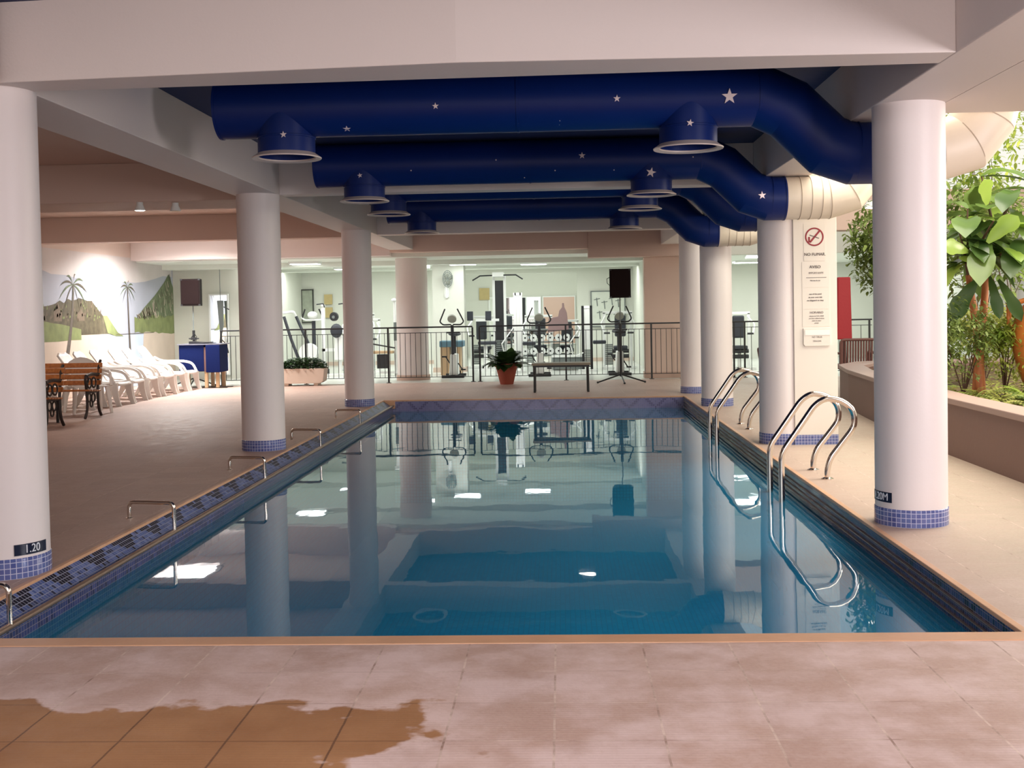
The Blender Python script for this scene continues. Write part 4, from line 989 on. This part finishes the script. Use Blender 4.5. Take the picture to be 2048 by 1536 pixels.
bm = B(); prism(bm, [(-7.52, 1.74), (-7.38, 1.74), (-7.39, 1.2), (-7.46, .85), (-7.50, .70), (-7.47, 1.0), (-7.49, 1.3)], 'y', 24.95, 25.0); obj('strap', bm, GYMGRY, t, bevel=.01)
bm = B(); tube(bm, [(-7.46, 24.98, .90), (-7.34, 24.98, .78), (-7.30, 24.98, .60), (-7.40, 24.98, .55)], .012, 6); rod(bm, (-7.38, 24.98, 1.60), (-7.26, 24.98, 1.54), .012, 6); obj('buckle_strap', bm, BLKP, t, smooth=True)
bm = B(); rod(bm, (-7.45, 24.98, 1.74), (-7.45, 24.98, 2.52), .008, 6); obj('hanging_cord', bm, GYMGRY, t)
t = thing('pulley_tower', 'white pole machine with grey sleeve left of the stout pale column', 'gym machine', (-3.75, 25.5, 0))
bm = B(); rod(bm, (-3.68, 25.5, 0), (-3.68, 25.5, 1.66), .033, 12); box(bm, (-4.05, 25.42, .05), (-3.6, 25.5, .10)); obj('pole', bm, GYMWHT, t, smooth=True)
bm = B(); rod(bm, (-3.68, 25.5, .78), (-3.68, 25.5, 1.19), .036, 12); obj('sleeve', bm, GYMGRY, t, smooth=True)
bm = B(); ball(bm, (-3.69, 25.47, 1.68), .06, (1, 1, .7)); obj('pulley', bm, GYMWHT, t, smooth=True)
bm = B(); box(bm, (-4.2, 25.3, .50), (-3.72, 25.6, .56)); obj('wood_seat', bm, LEGW, t, bevel=.01)
bm = B(); box(bm, (-4.08, 25.35, .17), (-3.83, 25.55, .48)); rod(bm, (-4.3, 25.4, .74), (-3.68, 25.4, .62), .016, 8); obj('weight_carriage', bm, BLKP, t)
t = thing('flat_bench', 'grey-blue topped bench with wooden side left of the first exercise bike', 'bench', (-2.4, 25.8, 0))
bm = B(); box(bm, (-2.68, 25.3, .62), (-2.15, 25.8, .76)); obj('cushion', bm, BENCHB, t, bevel=.02)
bm = B(); box(bm, (-2.66, 25.32, .10), (-2.46, 25.78, .62)); box(bm, (-2.3, 25.32, .0), (-2.22, 25.78, .62)); box(bm, (-2.66, 25.32, 0), (-2.22, 25.4, .1)); obj('side_panel', bm, LEGW, t)
t = thing('weight_shelf', 'low shelf of pale round weights behind the potted plant', 'shelf', (-.9, 27.6, 0))
bm = B()
for z in (.30, .62, .92): box(bm, (-1.2, 27.5, z), (.3, 27.75, z+.03))
for x in (-1.2, .27): box(bm, (x, 27.5, 0), (x+.03, 27.75, .95))
obj('shelf_frame', bm, GYMGRY, t)
for i, (x, z, r_) in enumerate([(-1.05+.2*i, .335+.085, .085) for i in range(7)] + [(-1.05+.2*i, .655+.085, .085) for i in range(7)]):
    tt = thing('weight_plate', 'pale round weight plate, %s from left on the %s shelf behind the potted plant' % (('first', 'second', 'third', 'fourth', 'fifth', 'sixth', 'seventh')[i % 7], ('lower', 'upper')[i//7]), 'weight', (x, 27.5, z-r_), group='pale weight plates on the low shelf')
    bm = B(); tube(bm, [(x, 27.52, z), (x, 27.57, z)], r_, 24); obj('disc', bm, GYMWHT, tt, smooth=True)
    bm = B(); tube(bm, [(x, 27.51, z), (x, 27.52, z)], .022, 12); obj('hub', bm, BLKP, tt, smooth=True)
t = thing('draped_cloth', 'mauve cloth draped over a gym machine, right of centre', 'cloth', (.0, 27.5, .6))
bm = B(); prism(bm, [(-.30, .86), (.20, .93), (.16, 1.32), (.13, 1.40), (.10, 1.46), (.09, 1.56), (.05, 1.56), (.045, 1.46), (-.02, 1.38), (-.05, 1.24), (-.28, 1.20)], 'y', 27.42, 27.50); obj('cloth', bm, MAUVE, t, bevel=.01)
t = thing('gym_trolley', 'dark low box with pale top behind the low bench, right side', 'box', (.1, 26.5, 0))
bm = B(); box(bm, (-.2, 26.6, .02), (.55, 27.0, .30)); obj('body', bm, GYMGRY, t, bevel=.01); bm = B(); box(bm, (-.22, 26.58, .30), (.57, 27.02, .34)); obj('lid', bm, GYMWHT, t)

# ceiling lamps: on the left bay beam, gym and behind the ducts
def flood(x, y, z, label, r_=.07, m=LAMP, tilt=(0, 0, -1), grp='round floodlights under the ceiling'):
    t = thing('floodlight', label, 'lamp', (x, y, z), group=grp)
    bm = B(); lathe(bm, [(r_*.55, .10), (r_*.6, .06), (r_, .0), (r_*.92, .0), (r_*.5, .05)], (x, y, z), 24); obj('housing', bm, GYMWHT, t, smooth=True)
    bm = B(); lathe(bm, [(.001, -.006), (r_*.6, -.004), (r_*.9, .004)], (x, y, z), 24); obj('lens', bm, m, t, smooth=True)
LENSO = mat('unlit_lens', (.55, .42, .28), .3)
flood(-4.54, 12.35, 2.56, 'lit white spotlight under the left beam', .06); flood(-4.2, 12.5, 2.56, 'unlit amber spotlight beside the lit one under the left beam', .06, LENSO)
flood(.39, 19.9, 2.80, 'floodlight hidden above the far deck, mirrored bright in the water', .16)
flood(-5.40, 20.4, 2.70, 'floodlight over the far left deck behind the second left column', .13)
flood(4.4, 16.4, 2.75, 'yellowish garden floodlight over the planted bed', .14)
bm = B(); rod(bm, (4.46, 16.46, .40), (4.46, 16.46, 2.86), .02, 8); rod(bm, (4.46, 16.46, 2.86), (4.4, 16.4, 2.84), .015, 8); o = obj('lamp_post', bm, BLACK, bpy.data.objects['floodlight.004'], smooth=True)
bm = B(); rod(bm, (.39, 19.9, 2.88), (.39, 19.9, CZ), .012, 6); obj('lamp_stem', bm, WHITE, bpy.data.objects['floodlight.002'])
bm = B(); rod(bm, (-5.40, 20.4, 2.78), (-5.40, 20.4, CZ), .012, 6); obj('lamp_stem', bm, WHITE, bpy.data.objects['floodlight.003'])
for i, (x, y, lab) in enumerate(((-5.4, 24.3, 'fluorescent ceiling panel over the left of the gym'), (-5.1, 27.6, 'fluorescent ceiling panel deep in the left of the gym'), (-2.2, 26.2, 'fluorescent ceiling panel over the gym centre left'), (-.6, 26.9, 'fluorescent ceiling panel over the gym centre'), (4.6, 28.5, 'fluorescent ceiling panel over the right of the gym'), (4.4, 25.5, 'fluorescent ceiling panel nearest the right of the gym'))):
    t = thing('ceiling_panel_light', lab, 'ceiling light', (x, y, 2.46), group='fluorescent gym ceiling panels')
    bm = B(); box(bm, (x-.32, y-.2, 2.47), (x+.32, y+.2, 2.52)); obj('housing', bm, GYMWHT, t)
    bm = B(); box(bm, (x-.29, y-.17, 2.462), (x+.29, y+.17, 2.472)); obj('diffuser', bm, TUBE, t)
t = thing('wall_lamp', 'small square lamp lit above the stout pale column, under the header', 'lamp', (-2.9, 24.0, 2.4))
bm = B(); box(bm, (-2.93, 25.0, 2.36), (-2.83, 25.1, 2.46)); obj('lamp_glass', bm, TUBE, t); bm = B(); box(bm, (-2.92, 25.02, 2.46), (-2.84, 25.08, 2.53)); obj('lamp_mount', bm, GYMWHT, t)

# ================================================================== RIGHT SIDE: PLANTED BED
inner = [(3.40, -2.9), (3.46, 4), (3.53, 8), (3.55, 10.9), (3.68, 13.5), (3.85, 15.6), (4.05, 16.9), (4.5, 17.7), (5.4, 18.1), (8.5, 18.2)]
outer = [(3.65, -2.9), (3.71, 4), (3.78, 8), (3.80, 10.9), (3.93, 13.4), (4.10, 15.4), (4.30, 16.6), (4.65, 17.3), (5.5, 17.75), (8.5, 17.85)]
t = thing('planter_wall', 'long brown rendered retaining wall curving along the planted bed', 'planter', (3.6, 10, 0))
bm = B(); prism(bm, inner+outer[::-1], 'z', 0, .475); obj('wall_body', bm, PLANTW, t)
bm = B(); prism(bm, [(x-.02, y) for x, y in inner]+[(x+.02, y) for x, y in outer[::-1]], 'z', .475, .53); obj('coping', bm, COPING2, t, bevel=.008)
bm = B(); prism(bm, outer+[(8.6, 17.85), (8.6, -2.9)], 'z', .0, .44); o = obj('garden_soil', bm, SOIL); tag(o, 'brown soil filling the raised planted bed', 'soil'); o['kind'] = 'stuff'
random.seed(21)
def rdir(zmin=-.4, zmax=1):
    a = random.uniform(0, 2*PI); z = random.uniform(zmin, zmax); q = math.sqrt(max(.01, 1-z*z)); return Vector((q*math.cos(a), q*math.sin(a), z))
# fiddle-leaf tree
t = thing('fiddle_leaf_fig', 'large-leaved tree with orange forked trunk in the planted bed', 'tree', (4.30, 12.0, .44))
bm = B(); tube(bm, [(4.30, 12.0, .42), (4.29, 12.0, .8), (4.28, 12.0, 1.12), (4.22, 12.0, 1.45), (4.19, 12.0, 1.68)], [.062, .052, .046, .036, .03], 12)
tube(bm, [(4.29, 12.0, 1.0), (4.33, 12.0, 1.2), (4.36, 12.02, 1.45), (4.37, 12.0, 1.75), (4.45, 12, 2.1)], [.045, .042, .036, .03, .02], 12)
tube(bm, [(4.25, 12.02, .43), (4.27, 12.0, .85)], [.03, .025], 8)
obj('trunk', bm, BARK, t, smooth=True)
bm = B(); nodes = []
for (a, b) in (((4.19, 12, 1.66), (4.15, 11.9, 2.35)), ((4.19, 12, 1.66), (4.0, 11.7, 2.1)), ((4.45, 12, 2.05), (4.65, 11.9, 2.5)), ((4.37, 12, 1.75), (4.75, 11.7, 2.1)), ((4.19, 12, 1.7), (4.30, 11.6, 2.2)), ((4.45, 12, 2.1), (4.4, 12.2, 2.7))):
    tube(bm, [a, (Vector(a)+Vector(b))/2+Vector((0, 0, .05)), b], [.018, .014, .008], 8)
    for k in range(5): nodes.append(Vector(a).lerp(Vector(b), .3+.175*k))
obj('branch', bm, TWIG, t, smooth=True)
bm = B()
for nd in nodes:
    for k in range(2):
        d = rdir(-.5, .5); d.y -= .25; leaf(bm, nd, d, random.uniform(.36, .58), random.uniform(.28, .44), random.uniform(.2, .7), segs=8, cup=random.uniform(.05, .2), shape='fiddle', mi=random.choice((0, 0, 1, 2)))
# the lowest hanging leaves and the bright leaf facing the pool
for b_, d_, L, w_ in (((4.22, 11.85, 1.62), (-.7, -.3, -.75), .48, .30), ((4.33, 11.8, 1.66), (.15, -.3, -1), .40, .20), ((4.42, 11.8, 1.62), (.45, -.3, -.9), .42, .22), ((4.20, 11.5, 1.98), (.55, -.2, .65), .42, .30), ((4.05, 11.6, 1.9), (-.6, -.4, .2), .40, .27), ((4.5, 11.6, 1.75), (.9, -.3, .1), .42, .28), ((4.2, 11.5, 2.35), (-.2, -.4, .5), .38, .27)):
    leaf(bm, b_, d_, L, w_, .15, segs=8, cup=.08, shape='fiddle', up=Vector((0, -1, .3)), mi=2 if d_[2] < -.5 else 1)
obj('foliage', bm, [LEAFB, leaf_mat('bright_fiddle_leaf', (.22, .34, .05), (.34, .46, .10), .5, .2, 1.6), leaf_mat('dark_fiddle_leaf', (.035, .075, .02), (.08, .13, .035), .25, .18, 1.6)], t)  # mid, bright and dark green leaf tones
def leafy(name, label, cat, c, rad, n, size, m, trunk, seed, stems=7, base=.44, squash=(1, 1, 1), width=.5):
    random.seed(seed); cx, cy, cz = c
    t = thing(name, label, cat, (trunk[0], trunk[1], base)); bm = B(); tips = []
    for i in range(stems):
        d = rdir(-.3, 1); e = Vector((cx+d.x*rad*.8*squash[0], cy+d.y*rad*.8*squash[1], cz+d.z*rad*.8*squash[2])); s = Vector((trunk[0], trunk[1], base))
        m1 = s.lerp(e, .5)+Vector((random.uniform(-.1, .1), random.uniform(-.1, .1), .12)); tube(bm, [s, m1, e], [.008, .005, .003], 6); tips.append((m1, e))
    obj('stem', bm, TWIG, t, smooth=True); bm = B()
    for i in range(n):
        if i % 2 and tips: a, b = random.choice(tips); p = a.lerp(b, random.random()**.5)+rdir()*size*1.3
        else: d = rdir(-1, 1)*rad*random.random()**.4; p = Vector((cx+d.x*squash[0], cy+d.y*squash[1], cz+d.z*squash[2]))
        if p.z < base: p.z = base+.02
        leaf(bm, p, rdir(-.8, .5), size*random.uniform(.7, 1.3), size*width, .3, segs=3, cup=.12)
    obj('foliage', bm, m, t); return t
leafy('weeping_fig', 'small-leaved green tree between the sign panel and nearest right column', 'tree', (4.02, 14.6, 2.12), .60, 3000, .08, LEAFS, (4.42, 14.8), 31, 16, squash=(.75, .9, 1))
leafy('climbing_shrub', 'wiry small-leaved shrub around the fig trunk, left side', 'shrub', (4.05, 11.7, 1.05), .42, 900, .055, LEAFS, (4.1, 11.9), 32, 6, squash=(.7, .8, 1.1))
leafy('climbing_shrub', 'yellow-green feathery shrub right of the fig trunk', 'shrub', (4.58, 11.9, .95), .36, 1100, .055, LEAFY, (4.55, 12.0), 33, 6, squash=(.8, .8, 1))
leafy('conifer', 'yellow-green feathery tree high behind the planted bed', 'tree', (5.6, 14.5, 3.5), 1.0, 2400, .085, LEAFY, (5.9, 15.0), 34, 9, squash=(1.1, 1, 1))
leafy('tall_shrub', 'tall mid-green shrub standing behind the fig tree', 'shrub', (5.1, 14.2, 2.2), .8, 1500, .11, LEAFS, (5.1, 14.4), 35, 7)
leafy('tall_shrub', 'yellowish shrub low behind the fig trunk', 'shrub', (5.0, 13.6, 1.0), .5, 1200, .08, FERN, (5.0, 13.8), 36, 6, squash=(1.1, 1, .8))
leafy('tall_shrub', 'green shrub behind the nearest right column', 'shrub', (4.3, 13.4, 1.0), .45, 1000, .075, LEAFS, (4.3, 13.4), 37, 5, squash=(.7, 1, .9))
random.seed(40)
def fern(x, y, s, label, m, first=None):
    t = thing('fern', label, 'fern', (x, y, .44), group='low ferns along the planter edge'); bm = B()
    for i in range(int(16)):
        a = random.uniform(0, 2*PI); e = random.uniform(.4, 1.2); L = s*random.uniform(.7, 1.1)
        for k in range(10):
            q = (k+1)/10; c = Vector((x+math.cos(a)*L*q*math.cos(e*(1-.5*q)), y+math.sin(a)*L*q*math.cos(e*(1-.5*q)), .46+L*(math.sin(e)*q-.5*q*q)))
            c.z = max(c.z, .455)
            for sd in (-1, 1):
                d = Vector((math.cos(a+sd*1.2), math.sin(a+sd*1.2), -.1)); leaf(bm, c, d, s*.28*(1.1-q), s*.10, .2, segs=2, cup=0)
    obj('frond', bm, m, t)
for i, (x, y, s, lab, m) in enumerate(((3.98, 10.6, .30, 'yellow-green fern at the column side of the bed edge', FERN), (4.05, 11.3, .34, 'golden fern at the foot of the fig trunk', FERN), (4.35, 10.9, .34, 'broad green fern right of the fig trunk foot', LEAFS), (4.15, 9.9, .32, 'fern nearest the picture edge on the bed', FERN), (4.6, 10.3, .36, 'dark green fern at the right picture edge', LEAFS), (4.55, 11.5, .36, 'pale fern behind the broad green fern', LEAFY), (4.0, 12.6, .34, 'fern half hidden behind the nearest right column', LEAFS), (4.9, 11.6, .4, 'fern in front of the orange urn', FERN), (4.35, 14.4, .4, 'fern under the small-leaved tree', LEAFS))): fern(x, y, s, lab, m)
# ground litter of dry leaves
random.seed(44); bm = B()
for i in range(1500):
    y = random.uniform(8.5, 16); x = 3.9+random.random()**1.3*2.2; a = random.uniform(0, 2*PI)
    leaf(bm, (x, y, .45+random.random()*.05), (math.cos(a), math.sin(a), random.uniform(-.1, .4)), .09, .05, .2, segs=2)
o = obj('ground_cover', bm, [FERN]); tag(o, 'low yellow-green ground cover carpeting the planted bed', 'ground cover'); o['kind'] = 'stuff'
t = thing('terracotta_urn', 'glowing orange terracotta urn at the right picture edge', 'urn', (4.82, 11.8, .44))
bm = B(); lathe(bm, [(.09, 0), (.12, .04), (.20, .25), (.26, .50), (.27, .66), (.22, .84), (.12, .95), (.10, 1.02), (.14, 1.07), (.11, 1.07), (.08, 1.0)], (4.82, 11.8, .44), 40); obj('vessel', bm, URN, t, smooth=True)
for s in (-1, 1):
    bm = B(); tube(bm, [(4.82+s*.11, 11.8, 1.42), (4.82+s*.30, 11.8, 1.36), (4.82+s*.30, 11.8, 1.18), (4.82+s*.23, 11.8, 1.12)], .025, 8); obj('handle', bm, URN, t, smooth=True)
random.seed(50); t = thing('silver_leaf_plant', 'pale grey broad-leaved plant above the orange urn', 'plant', (4.95, 11.2, .44))
bm = B(); tube(bm, [(5.05, 11.2, .44), (5.0, 11.2, 1.2), (4.9, 11.2, 1.75)], [.03, .02, .012], 8); obj('stem', bm, TWIG, t, smooth=True)
bm = B()
for i in range(12):
    d = rdir(-.7, .4); d.y -= .4; leaf(bm, (4.87, 11.1, 1.68+random.uniform(-.15, .2)), d, random.uniform(.22, .34), random.uniform(.14, .22), .4, segs=6, cup=.12)
obj('foliage', bm, LEAFG, t)

# terrace items behind the bed
t = thing('folded_parasol', 'tall red cloth panel standing behind the sign panel', 'parasol', (4.88, 20.0, 0))
bm = B(); prism(bm, [(4.74, .8), (5.00, .8), (4.98, 1.87), (4.76, 1.87)], 'y', 19.95, 20.05); obj('canopy', bm, REDF, t, bevel=.02)
bm = B(); rod(bm, (4.88, 20, 0), (4.88, 20, .9), .03, 10); obj('pole', bm, BLACK, t)
def rattan(x, y, label, first=None):
    if first: return dup(first, (x, y, 0), .1, label)
    t = thing('rattan_chair', label, 'chair', (0,0,0), group='brown rattan chairs behind the planted bed'); k = dict(world=False)
    bm = B(); box(bm, (-.27, -.26, .36), (.27, .26, .44)); obj('seat', bm, RATT, t, bevel=.02, **k)
    bm = B()
    for i in range(13): rod(bm, (-.252+.042*i, -.27, .40), (-.252+.042*i, -.30, .82), .017, 6)
    tube(bm, fillet([(-.27, -.27, .40), (-.28, -.31, .84), (.28, -.31, .84), (.27, -.27, .40)], .06, 4), .022, 8); obj('backrest', bm, RATT, t, smooth=True, **k)
    for sx_ in (-1, 1):
        for sy_ in (-1, 1):
            bm = B(); rod(bm, (sx_*.24, sy_*.23, 0), (sx_*.24, sy_*.23, .38), .022, 8); obj('leg', bm, RATT, t, smooth=True, **k)
        bm = B(); tube(bm, fillet([(sx_*.27, -.28, .62), (sx_*.29, .24, .62), (sx_*.25, .24, .38)], .05, 4), .02, 8); obj('armrest', bm, RATT, t, smooth=True, **k)
    return t
rc = rattan(0, 0, 'x'); rc.location = (4.72, 18.75, 0); rc['label'] = 'brown rattan chair right of the sign panel, below the red cloth'
rattan(5.34, 18.85, 'brown rattan chair half hidden by the nearest right column', rc); rattan(3.95, 21.2, 'brown rattan chair seen between the two right-hand columns', rc)
plate('blue_picture', 5.75, 6.2, 30.96, 1.35, 1.9, mat('blue_print', (.16, .32, .45), .5, var=.3, vscale=5), 'small blue picture on the far right gym wall', 'picture', GYMWHT)
